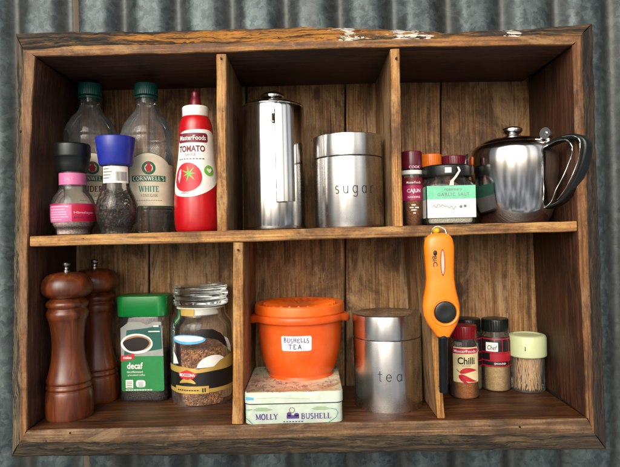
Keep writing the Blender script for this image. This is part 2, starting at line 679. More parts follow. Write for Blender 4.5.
# glyph: (width, [(points, thick)], [serif positions])   thick 1 = stem, .4 = hairline
G = {
    'M': (1.05, [([(.12, 0), (.12, 1)], .45), ([(.14, 1), (.52, .08)], 1), ([(.52, .08), (.9, 1)], .45), ([(.92, 1), (.92, 0)], 1)], [(.12, 0), (.92, 0), (.08, 1), (.96, 1)]),
    'O': (.95, [(arc(.47, .5, .37, .5, 90, 270), 1), (arc(.47, .5, .37, .5, -90, 90), 1)], []),
    'L': (.75, [([(.2, 0), (.2, 1)], 1), ([(.2, .03), (.68, .03), (.70, .26)], .45)], [(.2, 0), (.2, 1)]),
    'Y': (.85, [([(.08, 1), (.43, .48)], 1), ([(.8, 1), (.43, .48)], .45), ([(.43, .5), (.43, 0)], 1)], [(.08, 1), (.8, 1), (.43, 0)]),
    'B': (.8, [([(.18, 0), (.18, 1)], 1), ([(.18, .97), (.4, .97)] + arc(.42, .76, .2, .21, 90, -90) + [(.2, .54)], .7), ([(.2, .52), (.44, .52)] + arc(.44, .28, .24, .25, 90, -90) + [(.18, .03)], .8)], [(.15, 0), (.15, 1)]),
    'U': (.9, [([(.18, 1), (.18, .36)] + arc(.47, .34, .29, .32, 180, 360) + [(.76, 1)], .75)], [(.18, 1), (.76, 1)]),
    'S': (.7, [(arc(.34, .74, .22, .23, 35, 270) + arc(.34, .26, .24, .25, 90, -145), .85)], []),
    'H': (.95, [([(.18, 0), (.18, 1)], 1), ([(.76, 0), (.76, 1)], 1), ([(.18, .52), (.76, .52)], .45)], [(.18, 0), (.18, 1), (.76, 0), (.76, 1)]),
    'E': (.78, [([(.18, 0), (.18, 1)], 1), ([(.18, .97), (.64, .97), (.65, .78)], .45), ([(.18, .52), (.52, .52)], .45), ([(.18, .03), (.66, .03), (.68, .25)], .45)], [(.15, 0), (.15, 1)]),
    'C': (.88, [(arc(.48, .5, .38, .49, 50, 310, 14), .9)], []),
    'R': (.88, [([(.18, 0), (.18, 1)], 1), ([(.18, .97), (.4, .97)] + arc(.42, .73, .22, .24, 90, -90) + [(.2, .49)], .8), ([(.42, .49), (.76, .02)], 1)], [(.18, 0), (.15, 1), (.78, 0)]),
    'N': (.95, [([(.15, 0), (.15, 1)], .45), ([(.15, 1), (.78, 0)], 1), ([(.78, 0), (.78, 1)], .45)], [(.15, 0), (.12, 1), (.78, 1)]),
    'W': (1.2, [([(.06, 1), (.34, 0)], 1), ([(.34, 0), (.6, .9)], .45), ([(.6, 1), (.86, 0)], 1), ([(.86, 0), (1.12, 1)], .45)], [(.06, 1), (.6, 1), (1.12, 1)]),
    'I': (.4, [([(.2, 0), (.2, 1)], 1)], [(.2, 0), (.2, 1)]),
    'T': (.8, [([(.4, 0), (.4, 1)], 1), ([(.06, .78), (.08, .97), (.72, .97), (.74, .78)], .45)], [(.4, 0)]),
    'D': (.92, [([(.18, 0), (.18, 1)], 1), ([(.18, .97), (.4, .97)] + arc(.42, .5, .38, .47, 90, -90, 10) + [(.18, .03)], .8)], [(.15, 0), (.15, 1)]),
    'V': (.9, [([(.08, 1), (.45, 0)], 1), ([(.45, 0), (.82, 1)], .45)], [(.08, 1), (.82, 1)]),
    'G': (.92, [(arc(.48, .5, .38, .49, 50, 330, 14), .9), ([(.82, .42), (.82, .1)], 1)], [(.8, .42)]),
    'A': (.92, [([(.1, 0), (.46, 1)], .45), ([(.46, 1), (.82, 0)], 1), ([(.24, .34), (.7, .34)], .45)], [(.1, 0), (.82, 0)]),
    "'": (.3, [([(.15, 1), (.12, .72)], .8)], []),
    ' ': (.5, [], []),
    's': (.8, [(arc(.36, .52, .2, .17, 40, 270, 7) + arc(.36, .18, .22, .17, 90, -140, 7), 1)], []),
    'u': (.95, [([(.15, .68), (.15, .26)] + arc(.42, .26, .27, .25, 180, 360) + [(.69, .68)], 1), ([(.69, .4), (.69, 0)], 1)], []),
    'g': (.95, [(arc(.42, .36, .29, .32, 0, 360, 16), 1), ([(.71, .68), (.71, -.1)] + arc(.43, -.1, .28, .2, 0, -150), 1)], []),
    'a': (.95, [(arc(.42, .34, .29, .33, 0, 360, 16), 1), ([(.71, .68), (.71, 0)], 1)], []),
    'r': (.65, [([(.2, 0), (.2, .68)], 1), (arc(.45, .4, .25, .27, 180, 60), 1)], []),
    't': (.65, [([(.3, .98), (.3, .16)] + arc(.44, .16, .14, .15, 180, 280), 1), ([(.06, .68), (.56, .68)], 1)], []),
    'e': (.95, [([(.13, .37), (.7, .37)] + arc(.42, .35, .29, .33, 4, 320, 14), 1)], []),
}


def stroke(pts, w, bm, z):
    pts = [Vector((p[0], p[1])) for p in pts]
    L, R = [], []
    for i, p in enumerate(pts):
        t = pts[min(i + 1, len(pts) - 1)] - pts[max(i - 1, 0)]
        t.normalize()
        n = Vector((-t.y, t.x)) * w / 2
        L.append(bm.verts.new((p.x + n.x, p.y + n.y, z)))
        R.append(bm.verts.new((p.x - n.x, p.y - n.y, z)))
    for i in range(len(pts) - 1):
        f = bm.faces.new((R[i], R[i + 1], L[i + 1], L[i]))


def letters(s, cx, cy, w, h, thick=.16, serif=True, gap=.06, jit=0.0, bm=None):
    """serif or pen lettering built from strokes, fitted to a w x h box"""
    bm = bm or bmesh.new()
    total = sum(G[c][0] + gap for c in s) - gap
    kx = w / total
    x = cx - w / 2
    z = 0
    for c in s:
        gw, st, sf = G[c]
        jy = rnd.uniform(-jit, jit)
        js = 1 + rnd.uniform(-jit, jit)
        T = lambda p: (x + p[0] * kx, cy - h / 2 + (p[1] * js + jy) * h)
        for pts, th in st:
            z += 4e-6
            stroke([T(p) for p in pts], thick * h * (th if serif else 1), bm, z)
        if serif:
            for p in sf:
                z += 4e-6
                q = T((p[0], p[1] - .03 if p[1] > .5 else p[1] + .03))
                stroke([(q[0] - .17 * kx, q[1]), (q[0] + .17 * kx, q[1])], .075 * h, bm, z)
        x += (gw + gap) * kx
    return bm


def lay(bm, fn, du=.004, dv=.004):
    """cut a flat shape into small cells and map (u, v, lift) to 3D"""
    for ax, d in ((0, du), (1, dv)):
        c = [v.co[ax] for v in bm.verts]
        lo, hi = min(c), max(c)
        k = math.floor(lo / d) + 1
        while k * d < hi:
            no = Vector((0, 0, 0)); no[ax] = 1
            pt = Vector((0, 0, 0)); pt[ax] = k * d
            bmesh.ops.bisect_plane(bm, geom=bm.verts[:] + bm.edges[:] + bm.faces[:], dist=1e-7, plane_co=pt, plane_no=no)
            k += 1
    for v in bm.verts:
        v.co = fn(v.co.x, v.co.y, v.co.z)
    return bm


def interp(prof, z):
    ps = sorted([(b, a) for a, b in prof])
    if z <= ps[0][0]: return ps[0][1]
    for (z0, r0), (z1, r1) in zip(ps, ps[1:]):
        if z <= z1:
            return r0 if z1 - z0 < 1e-9 else r0 + (r1 - r0) * (z - z0) / (z1 - z0)
    return ps[-1][1]


def on_round(prof, rref, a0, off, cen=(0, 0)):
    """map onto a surface of revolution; u is arc length from angle a0"""
    def f(u, v, l):
        r = interp(prof, v) + off + l
        a = a0 + u / rref
        return (cen[0] + r * math.sin(a), cen[1] - r * math.cos(a), v)
    return f


def on_flat(y, off):
    return lambda u, v, l: (u, y - off - l, v)


# ---------------------------------------------------------------- surfaces to stand on
UL, UR = P(29, 236.3, 0), P(577, 221.2, 0)
LL, LR = P(27, 430.5, 0), P(587, 418, 0)


def z_up(X): return UL.z + (UR.z - UL.z) * (X - UL.x) / (UR.x - UL.x)
def z_low(X): return LL.z + (LR.z - LL.z) * (X - LL.x) / (LR.x - LL.x)


class Spot:
    """a thing's axis: pixel column at the base, depth and the board it stands on"""
    def __init__(s, cx, Y, surf, yb=None):
        yb = yb or (229 if surf is z_up else 405)
        p = P(cx, yb, Y)
        s.x, s.Y = p.x, Y
        s.z0 = surf(p.x) if callable(surf) else surf
        s.cx, s.k = cx, S(Y)
        s.fr = 0.0          # how far in front of the axis the measured surface lies

    @property
    def loc(s): return (s.x, s.Y, s.z0)

    def z(s, py):
        # height above the base of a pixel row, on this axis
        kk = S(s.Y - s.fr)
        v = CY - py
        u0 = (s.x / kk - v * sr) / cr
        return (-u0 * sr + v * cr) * kk - s.z0

    def prof(s, pts, base=True):
        o = [(h * s.k, s.z(y)) for h, y in pts]
        if base: o[-1] = (o[-1][0], 0.0)
        return o


# ================================================================ SETTING
# corrugated iron wall
def wall():
    bm = bmesh.new()
    pitch, amp = .0985, .0095
    x0, x1, z0, z1 = -1.6, 1.6, -1.2, 1.2
    nx, nz = 640, 24
    xs = [x0 + (x1 - x0) * i / nx for i in range(nx + 1)]
    yb = .2195
    V = []
    for j in range(nz + 1):
        z = z0 + (z1 - z0) * j / nz
        row = []
        for x in xs:
            ph = (x + .0357) / pitch * 2 * PI
            y = yb + amp * (2 * ((1 + math.cos(ph)) / 2) ** 2.6 - 1) + .0015 * noise.noise(Vector((x * 5, z * 3, 1)))
            row.append(bm.verts.new((x, y, z)))
        V.append(row)
    for j in range(nz):
        for i in range(nx):
            bm.faces.new((V[j][i], V[j][i + 1], V[j + 1][i + 1], V[j + 1][i]))
    g = bmesh.ops.extrude_face_region(bm, geom=bm.faces[:])
    for e in g['geom']:
        if isinstance(e, bmesh.types.BMVert): e.co.y += .0012
    bmesh.ops.recalc_face_normals(bm, faces=bm.faces)
    t = NT('galvanised_iron')
    v = t.coord((1, .2, 1), False)
    vd = t.add('ShaderNodeVectorMath', operation='ADD')
    t.L(v, vd.inputs[0])
    nn = t.add('ShaderNodeTexNoise')
    t.L(v, nn.inputs['Vector'])
    nn.inputs['Scale'].default_value = 45
    nn.inputs['Detail'].default_value = 3
    sc_ = t.add('ShaderNodeVectorMath', operation='SCALE')
    t.L(nn.outputs['Color'], sc_.inputs[0])
    sc_.inputs['Scale'].default_value = .022
    t.L(sc_.outputs[0], vd.inputs[1])
    vo = t.add('ShaderNodeTexVoronoi')
    t.L(vd.outputs[0], vo.inputs['Vector'])
    vo.inputs['Scale'].default_value = 120
    sx = t.add('ShaderNodeSeparateColor')
    t.L(vo.outputs['Color'], sx.inputs[0])
    big = t.math('ADD', t.math('MULTIPLY', t.noise(t.coord((1, .2, .3), False), 22, 8, .75, 1.2), .5), t.math('MULTIPLY', t.noise(t.coord((1, .2, .6), False), 5, 4, .6, .5), .5))
    f = t.math('ADD', t.math('MULTIPLY', sx.outputs[0], .12), t.math('MULTIPLY', big, .88))
    c = t.ramp(f, [(.34, '22282a'), (.46, '353f41'), (.56, '4a5656'), (.70, '6a7674')])
    mot = t.noise(v, 38, 7, .7, 1.2)
    c = t.mix(t.math('MULTIPLY', t.step(mot, .48, .68), .5), c, lin('5e6a6b'))
    c = t.mix(t.math('MULTIPLY', t.step(t.noise(v, 26, 6, .7, .8), .58, .72), .6), c, lin('2c363c'))
    dr = t.noise(t.coord((1, .2, .06), False), 24, 5, .6)
    c = t.mix(t.math('MULTIPLY', t.step(dr, .55, .75), .55), c, lin('4b443c'))
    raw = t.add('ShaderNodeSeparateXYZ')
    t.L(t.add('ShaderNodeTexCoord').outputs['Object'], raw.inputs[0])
    # brown streaks down the valleys, with valley shade painted into the same darkening
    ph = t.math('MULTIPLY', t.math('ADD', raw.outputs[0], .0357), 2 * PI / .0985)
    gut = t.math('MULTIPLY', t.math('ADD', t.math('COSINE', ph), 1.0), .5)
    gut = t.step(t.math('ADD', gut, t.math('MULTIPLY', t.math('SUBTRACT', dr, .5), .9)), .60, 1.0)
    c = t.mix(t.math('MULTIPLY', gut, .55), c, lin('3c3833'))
    # rusty run from a lap joint
    X0 = P(71, 15, .2).x
    band = t.math('SUBTRACT', 1.0, t.math('DIVIDE', t.math('ABSOLUTE', t.math('SUBTRACT', raw.outputs[0], X0)), .009), True)
    band = t.step(t.math('ADD', band, t.math('MULTIPLY', t.math('SUBTRACT', dr, .5), .4)), .1, .3)
    c = t.mix(t.math('MULTIPLY', band, .8), c, lin('7a6a58'))
    p = t.bsdf(c, t.math('ADD', .36, t.math('MULTIPLY', mot, .25)), .5)
    t.bump(p, t.math('ADD', sx.outputs[1], mot), .08, .001)
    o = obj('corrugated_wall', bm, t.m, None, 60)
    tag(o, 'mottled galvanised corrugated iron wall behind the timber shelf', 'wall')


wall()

# the box shelf -------------------------------------------------------------
SH = thing('box_shelf', 'rustic wooden box shelf with six compartments hung on the iron wall', 'shelf', (0, DEP, P(310, 440, 0).z - .03))
SHL = Vector(SH.location)


def path(pts, t, axis):
    """interpolate a pixel path by the given axis parameter (0..1 of its length)"""
    k = 0 if axis == 'X' else 1
    a, b = pts[0][k], pts[-1][k]
    q = a + (b - a) * t
    for p0, p1 in zip(pts, pts[1:]):
        if (q - p0[k]) * (q - p1[k]) <= 1e-9:
            f = (q - p0[k]) / (p1[k] - p0[k]) if p1[k] != p0[k] else 0
            return (p0[0] + (p1[0] - p0[0]) * f, p0[1] + (p1[1] - p0[1]) * f)
    return pts[-1]


def sweep(name, rings, matidx, mats, parent=SH, smooth=35, label=None):
    bm = bmesh.new()
    R = [[bm.verts.new(Vector(p) - SHL) for p in r] for r in rings]
    n = len(R[0])
    for a, b in zip(R, R[1:]):
        for i in range(n):
            f = bm.faces.new((a[i], a[(i + 1) % n], b[(i + 1) % n], b[i]))
            f.material_index = matidx[i]
    f0 = bm.faces.new(R[0][::-1]); f1 = bm.faces.new(R[-1])
    f0.material_index = f1.material_index = max(matidx) if len(mats) < 3 else 2
    bmesh.ops.recalc_face_normals(bm, faces=bm.faces)
    return obj(name, bm, mats, parent, smooth, label)


def nz(p, f, s): return noise.noise(Vector((p[0] * f + s * 13.7, p[1] * f + s * 5.1, p[2] * f - s * 3.3)))


def frame(name, axis, IF, MF, OF, outdir, inward, mats, flare, seed, label):
    N = 200
    rings = []
    OY = .03
    for i in range(N + 1):
        t = i / N
        win = min(1, 12 * t, 12 * (1 - t))
        a = path(IF, t, axis); b = path(MF, t, axis); c = path(OF, t, axis)
        pI = P(*a, 0); pM = P(*b, 0.001); pO = P(*c, OY)
        o = Vector(outdir)
        IB = Vector((pI.x, DEP, pI.z)) + o * flare
        OB = Vector((pO.x, DEP + .004, pO.z))
        w = nz(pI, 22, seed)
        pI = pI + o * w * .0012 * win
        pM = pM + o * (nz(pM, 26, seed + 1) * .0012 + nz(pM, 120, seed + 2) * .0010) * win
        pO = pO + o * (nz(pO, 18, seed + 3) * .0018 + nz(pO, 110, seed + 4) * .0014) * win
        ring = [IB, IB.lerp(pI, .5), pI + Vector((0, .0016, 0)), pI - o * -.0014]
        for k in (1 / 3, 2 / 3):
            q = pI.lerp(pM, k)
            q = q + Vector((0, nz(q, 60, seed) * .0012 * win, 0))
            ring.append(q)
        ring.append(pM)
        for k in (.16, .32, .48, .64, .82):
            q = pM.lerp(pO, k)
            q = q + (o * .7 + Vector((0, -.7, 0))) * ((nz(q, 30, seed + 5) * .0024 + nz(q, 150, seed + 6) * .0016) * win + .002 * math.sin(k * PI))
            ring.append(q)
        ring.append(pO)
        q = pO + Vector((0, .01, 0)); ring.append(q + o * nz(q, 40, seed) * .002 * win)
        ring.append(OB)
        rings.append(ring)
    n = len(rings[0])
    idx = [0, 0, 1, 1, 1, 1] + [2] * (n - 7) + [0]
    # ends: pull the corner a hair short so the mitre shows as a dark joint
    return sweep(name, rings, idx, mats, SH, 50, label)


IFt = [(35.5, 56.5), (220, 52.3), (390, 47.2), (573, 45)]
MFt = [(24, 50.5), (80, 46), (220, 43.5), (390, 39.5), (581, 35)]
OFt = [(16, 34), (60, 32.5), (150, 32), (300, 27.5), (380, 29), (450, 33), (530, 29), (592, 24)]
IFl = [(35.5, 56.5), (32.3, 100), (29, 200), (28, 250), (27, 430.5)]
MFl = [(24, 50.5), (22.5, 100), (20.5, 200), (19, 280), (20, 442)]
OFl = [(16, 34), (17, 100), (15.5, 200), (15, 260), (12, 456.5)]
IFb = [(27, 430.5), (140, 427.5), (360, 422), (587, 418)]
MFb = [(20, 442), (140, 441), (360, 435.5), (594, 433)]
OFb = [(12, 456.5), (140, 455.5), (310, 453.5), (490, 450.5), (606, 449)]
IFr = [(573, 45), (577, 200), (587, 418)]
MFr = [(581, 35), (587, 200), (594, 433)]
OFr = [(592, 24), (597.5, 200), (600, 260), (606, 449)]
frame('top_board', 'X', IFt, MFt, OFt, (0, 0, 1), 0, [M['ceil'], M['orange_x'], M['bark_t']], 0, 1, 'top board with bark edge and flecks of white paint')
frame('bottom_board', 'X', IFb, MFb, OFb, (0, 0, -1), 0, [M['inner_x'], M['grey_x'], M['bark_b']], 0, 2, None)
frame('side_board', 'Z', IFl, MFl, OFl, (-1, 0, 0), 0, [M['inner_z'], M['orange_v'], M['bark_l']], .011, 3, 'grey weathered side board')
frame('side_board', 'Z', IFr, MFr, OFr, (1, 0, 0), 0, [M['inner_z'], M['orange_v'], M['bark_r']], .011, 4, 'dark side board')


def board(name, axis, A, B, Y0, mats, seed, label=None, N=70, Yb=DEP - .002, wob=1.0, ends=(0, 0)):
    """A, B: pixel paths of the two long front edges"""
    rings = []
    d0 = (P(*B[0], 0) - P(*A[0], 0)).normalized()
    for i in range(N + 1):
        t = i / N
        p = P(*path(A, t, axis), 0); q = P(*path(B, t, axis), 0)
        p.y = q.y = Y0
        p = p + d0 * nz(p, 20, seed) * .0008 * wob
        q = q + d0 * (nz(q, 20, seed + 1) * .0009 + nz(q, 80, seed + 1) * .0005) * wob
        fy = nz(p, 35, seed + 2) * .0009 * wob
        ch = .0012
        pb = Vector((p.x, Yb, p.z)); qb = Vector((q.x, Yb, q.z))
        ring = [pb, p + Vector((0, ch + fy, 0)), p + d0 * ch + Vector((0, fy, 0)), p.lerp(q, .5) + Vector((0, fy - .0004, 0)),
                q - d0 * ch + Vector((0, fy, 0)), q + Vector((0, ch + fy, 0)), qb]
        rings.append(ring)
    return sweep(name, rings, [0, 1, 1, 1, 1, 0, 0], mats, SH, 35, label)


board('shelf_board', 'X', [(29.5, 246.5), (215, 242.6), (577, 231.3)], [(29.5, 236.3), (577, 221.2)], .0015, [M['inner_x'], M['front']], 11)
board('divider', 'Z', [(216, 53.5), (216.6, 231)], [(225.6, 53.3), (227, 231)], .003, [M['divider'], M['front_v']], 12)
board('divider', 'Z', [(390.5, 48.5), (393, 226)], [(400, 48), (403, 226)], .003, [M['divider'], M['front_v']], 13)
board('divider', 'Z', [(233.2, 242.5), (232, 424.5)], [(243.2, 242.5), (242.5, 424.5)], .003, [M['divider'], M['front_v']], 14)
board('divider', 'Z', [(425.5, 236.5), (438.5, 419.5)], [(433, 236), (446, 419.5)], .006, [M['divider'], M['front_v']], 15)

# lining boards at the back
yb = DEP + .001
edges = [60, 149, 246, 345.5, 441, 560]
for i in range(5):
    x0, x1 = edges[i], edges[i + 1]
    g = .9
    rings = []
    for j in range(31):
        t = j / 30
        y = 70 + (405 - 70) * t
        a = P(x0 + g, y, yb); b = P(x1 - g, y, yb)
        a.x += nz(a, 12, 20 + i) * .0008; b.x += nz(b, 12, 30 + i) * .0008
        dy = nz(a, 6, 40 + i) * .0012
        r = [Vector((a.x, yb + .009, a.z)), Vector((a.x, yb + .0012 + dy, a.z)), Vector((a.x + .0012, yb + dy, a.z)),
             Vector(((a.x + b.x) / 2, yb + dy - .0006, a.z)),
             Vector((b.x - .0012, yb + dy, a.z)), Vector((b.x, yb + .0012 + dy, a.z)), Vector((b.x, yb + .009, a.z))]
        rings.append(r)
    sweep('back_board', rings, [0] * 7, [M['back']], SH, 35)

for px, py in ((396.5, 58), (19.5, 131), (221, 58), (238, 250), (70, 433), (520, 427)):
    c = P(px, py, -.0006) - SHL
    obj('nail', tube([c, c + Vector((0, .006, 0))], .0016, 12), plain('rusty_nail', '2a1a12', .6, .5), SH)

# yellow hook in the front edge of the middle shelf
hp = P(436, 230.5, -.007)
bm = sphere(.0052, hp - SHL, (1, .8, 1))
tube([hp - SHL, Vector((hp.x, .004, hp.z)) - SHL], .0018, 8, bm)
obj('hook', bm, M['yellow_plastic'], SH)


# ================================================================ THINGS ON THE UPPER SHELF
def shell(prof, t=.0015):
    """open container: outer profile then inner wall back down (profile runs top to bottom)"""
    inner = [(max(r - t, .0005), z) for r, z in prof]
    return prof


def vinegar(cx, Y, label, word, wordmat, border, a0):
    sp = Spot(cx, Y, z_up)
    b = thing('vinegar_bottle', label, 'bottle', sp.loc, 'clear vinegar bottles with green caps')
    pr = smoothp(sp.prof([(9.6, 99), (9.8, 106), (12, 112), (18, 119), (23, 127), (25.6, 135)], False), 4)
    pr += sp.prof([(26.0, 137), (25.3, 138.5), (26.0, 140), (25.2, 144), (25.2, 208), (26.0, 209.5), (25.3, 211), (26.0, 212.5), (25.4, 214.5), (25, 224), (22, 231), (20, 233)])
    pr.append((0, .0015))
    glassm = lathe(pr, 64)
    obj('bottle_glass', glassm, M['pet'], b)
    lq = [(0, sp.z(152)), ((24.2 * sp.k), sp.z(152))] + [(r * .955, max(z, .003)) for r, z in pr[-8:-1] if z < sp.z(152)] + [(0, .003)]
    obj('vinegar', lathe(lq, 64), M['water'], b)
    cap = fillet(sp.prof([(0, 84.5), (11.2, 84.7), (11.4, 96.5), (9.4, 96.8)], False), .001)

    def rib(x, y, z, r, a):
        if r > 10 * sp.k and z < sp.z(86):
            k = 1 + .018 * (1 if int(a / (2 * PI) * 80) % 2 else -1)
            return x * k, y * k, z
        return x, y, z
    c = obj('cap', lathe(cap, 160, f=rib), M['dark_green_plastic'], b)
    obj('cap_ring', lathe(fillet(sp.prof([(9.5, 97.4), (11.2, 97.6), (11.2, 99.6), (9.5, 99.9)], False), .0004)), M['dark_green_plastic'], b)
    sp.fr = 25 * sp.k
    # label
    R = 25.4 * sp.k
    z0, z1, zs = sp.z(206.5), sp.z(152.5), sp.z(163)
    hw = .058

    def outline(e):
        pts = [(-hw + e, z0 + e), (hw - e, z0 + e), (hw - e, zs - e)]
        n = 16
        for i in range(n + 1):
            u = hw * .62 * (1 - 2 * i / n)
            pts.append((u * (1 - e / hw), zs + (z1 - zs) * math.cos(u / (hw * .62) * PI / 2) ** .8 - e))
        pts.append((-hw + e, zs - e))
        return pts
    mp = lambda off: on_round(pr, R, a0, off)
    lb = obj('label', lay(poly(outline(0)), mp(.0002)), M[border], b)
    obj('label_panel', lay(poly(outline(.0011)), mp(.0004)), M['cream_paper'], lb)
    ey = sp.z(168)
    n = 36
    obj('emblem', lay(ringshape(ellpts(0, ey, .0105, .0105, n), ellpts(0, ey, .0066, .0066, n)), mp(.0006)), M['green_ink'], lb)
    fig = poly([(-.0030, ey - .006), (.0030, ey - .006), (.0052, ey + .001), (.0025, ey + .005), (.0022, ey + .0085), (-.0016, ey + .009), (-.002, ey + .005), (-.005, ey + .001)])
    obj('emblem', lay(fig, mp(.0008)), M['red_ink'], lb)
    bz = sp.z(178.5)
    obj('banner', lay(rct(-.0275, bz - .0046, .0275, bz + .0046), mp(.0006)), M['green_ink'], lb)
    obj('lettering', lay(letters("CORNWELL'S", 0, bz, .050, .0062, .2), mp(.0008), .0025), M['white_ink'], lb)
    wz = sp.z(189)
    obj('lettering', lay(letters(word, 0, wz, .031, .0092, .2), mp(.0006), .0025), M[wordmat], lb)
    obj('lettering', lay(letters('VINEGAR', 0, sp.z(195.5), .026, .0044, .16), mp(.0006), .0025), M['grey_ink'], lb)
    ln = bmesh.new()
    for i in range(11):
        x = -.02 + .0037 * i
        rct(x, sp.z(200.8), x + .0028, sp.z(200.2), 0, ln)
    obj('small_print', lay(ln, mp(.0006)), M['grey_ink'], lb)
    return b


vinegar(93, .132, 'clear vinegar bottle with maroon lettering standing behind the two grinders', 'CIDER', 'maroon_ink', 'maroon_ink', .40)
vinegar(149.5, .118, 'clear vinegar bottle with green lettering left of the red sauce bottle', 'WHITE', 'teal_ink', 'green_ink', .30)


def grinder_glass(sp, pts):
    pr = smoothp(sp.prof(pts), 5)
    return pr


# salt grinder with black cap
sp = Spot(74, .045, z_up)
g = thing('salt_grinder', 'salt grinder with black cap and pink label', 'spice grinder', sp.loc)
pr = smoothp(sp.prof([(12.6, 172), (12.8, 186), (14, 191), (18.5, 198), (20.8, 205), (21.1, 212), (21, 220), (19.5, 226), (16.8, 230), (16.4, 234)]), 4)
obj('bottle_glass', lathe(pr + [(0, .0015)], 64), M['glass'], g)
capp = sp.prof([(0, 144), (16.2, 144.3), (17.4, 146), (17.4, 157.5), (16.4, 159), (16.0, 165), (14.2, 172.5), (12, 172.8)], False)
obj('cap', lathe(fillet(capp, .0012), 64), M['black_plastic'], g)
obj('collar_label', lay(rct(-.07, sp.z(185.5), .07, sp.z(174)), on_round(pr, 13 * sp.k, 0, .0004), .003), M['pink_label'], g)
obj('lettering', lay(text('SALT', .002, sp.z(180), .013, .005), on_round(pr, 13 * sp.k, 0, .0007), .003), M['pale_pink'], g)
fill = [(0, sp.z(206)), (19 * sp.k, sp.z(207))] + [(r * .955, z) for r, z in pr if .002 < z < sp.z(208)] + [(0, .003)]
obj('salt', lathe(fill, 48), M['salt'], g, kind='stuff')
sp.fr = 20 * sp.k
mp = lambda off: on_round(pr, 21 * sp.k, 0, off)
lb = obj('label', lay(rct(-.07, sp.z(222), .07, sp.z(203.5)), mp(.0004)), M['pink_label'], g)
obj('label_panel', lay(rct(.010, sp.z(221.6), .06, sp.z(204)), mp(.0007)), M['crimson_label'], lb)
ln = bmesh.new()
for i, (yy, l) in enumerate(((206.5, .026), (209.5, .022), (212, .027), (214.5, .024), (217, .026), (219.5, .02))):
    x = -.025
    while x < -.025 + l:
        w_ = rnd.uniform(.002, .006)
        rct(x, sp.z(yy + .5), x + w_, sp.z(yy - .6), 0, ln)
        x += w_ + .0009
obj('small_print', lay(ln, mp(.0007)), M['pale_pink'], lb)
obj('label_border', lay(rct(-.07, sp.z(205), .07, sp.z(203.4)), mp(.0009)), M['magenta_label'], lb)
obj('lettering', lay(text('Himalayan', .028, sp.z(213), .03, .0048), mp(.001)), M['pale_pink'], lb)
obj('lettering', lay(text('pink salt', .026, sp.z(217.5), .026, .0048), mp(.001)), M['navy_ink'], lb)

# pepper grinder with blue cap
sp = Spot(117.5, .04, z_up)
g = thing('pepper_grinder', 'pepper grinder with bright blue cap and dark peppercorns', 'spice grinder', sp.loc)
pr = smoothp(sp.prof([(13, 166), (13.3, 184), (14.5, 190), (18, 198), (20.3, 206), (20.3, 213), (18.6, 222), (16, 228.5), (15.8, 234)]), 4)
obj('bottle_glass', lathe(pr + [(0, .0015)], 64), M['glass'], g)
capp = sp.prof([(0, 139.5), (16.6, 139), (18.6, 137.6), (19.2, 139), (18.2, 150), (16.6, 163), (15.8, 166), (13, 166.3)], False)
obj('cap', lathe(fillet(capp, .0012), 64), M['blue_plastic'], g)
lb = obj('label', lay(rct(-.0185, sp.z(184), .024, sp.z(167.5)), on_round(pr, 13.2 * sp.k, .1, .0004), .003), M['white_paper'], g)
ln = bmesh.new()
x = .004
while x < .02:
    w_ = rnd.uniform(.0003, .0011)
    rct(x, sp.z(182), x + w_, sp.z(173), 0, ln)
    x += w_ + rnd.uniform(.0004, .0009)
for k in range(4):
    rct(-.016, sp.z(170.6 + 3 * k), -.016 + rnd.uniform(.010, .015), sp.z(169.6 + 3 * k), 0, ln)
obj('small_print', lay(ln, on_round(pr, 13.2 * sp.k, .1, .0007), .003), M['grey_ink'], lb)
bm = bmesh.new()
for i in range(520):
    z = rnd.uniform(.004, sp.z(190))
    R = interp(pr, z) * .93 - .0022
    if R < .004: continue
    a = rnd.uniform(0, 2 * PI)
    r = R * (1 - rnd.random() ** 2 * .5)
    q = rnd.uniform(.0019, .0026)
    bmesh.ops.create_icosphere(bm, subdivisions=1, radius=q, matrix=Matrix.Translation((r * math.sin(a), -r * math.cos(a), z)))
for v in bm.verts: v.co += v.normal * rnd.uniform(-.0002, .0002)
obj('peppercorns', bm, M['peppercorn'], g, 80, kind='stuff')

# tomato sauce bottle
sp = Spot(198.2, .072, z_up)
g = thing('sauce_bottle', 'red squeeze bottle of tomato sauce with white collar and maroon nozzle', 'sauce bottle', sp.loc)
pr = sp.prof([(12.6, 117.5), (13.2, 119.5)]) [:2]
pr[1] = (13.2 * sp.k, sp.z(119.5))
body = smoothp(sp.prof([(12.8, 117.8), (14.6, 121), (16.2, 127), (17, 140), (18.2, 160), (20.8, 180), (22.6, 198), (23, 212), (22.6, 224), (21.4, 230), (19.5, 233)]), 4)
obj('bottle_body', lathe(body + [(0, .0005)], 72), M['ketchup_red'], g)
obj('collar', lathe(fillet(sp.prof([(6, 107), (11.8, 107.3), (13, 108.5), (13, 117.4), (12, 118)], False), .0008), 72), M['white_plastic'], g)
obj('nozzle', lathe(fillet(smoothp(sp.prof([(0, 91.3), (2.2, 91.4), (3.4, 92.6), (3.9, 97), (5.2, 101.5), (6.4, 107.2)], False), 4) , .0002), 48), M['nozzle_maroon'], g)
sp.fr = 19 * sp.k
mp = lambda off: on_round(body, 19 * sp.k, .13, off)
s_ = sp.k
cz = sp.z


def U(px): return (px - 197.6) * s_ * 1.06


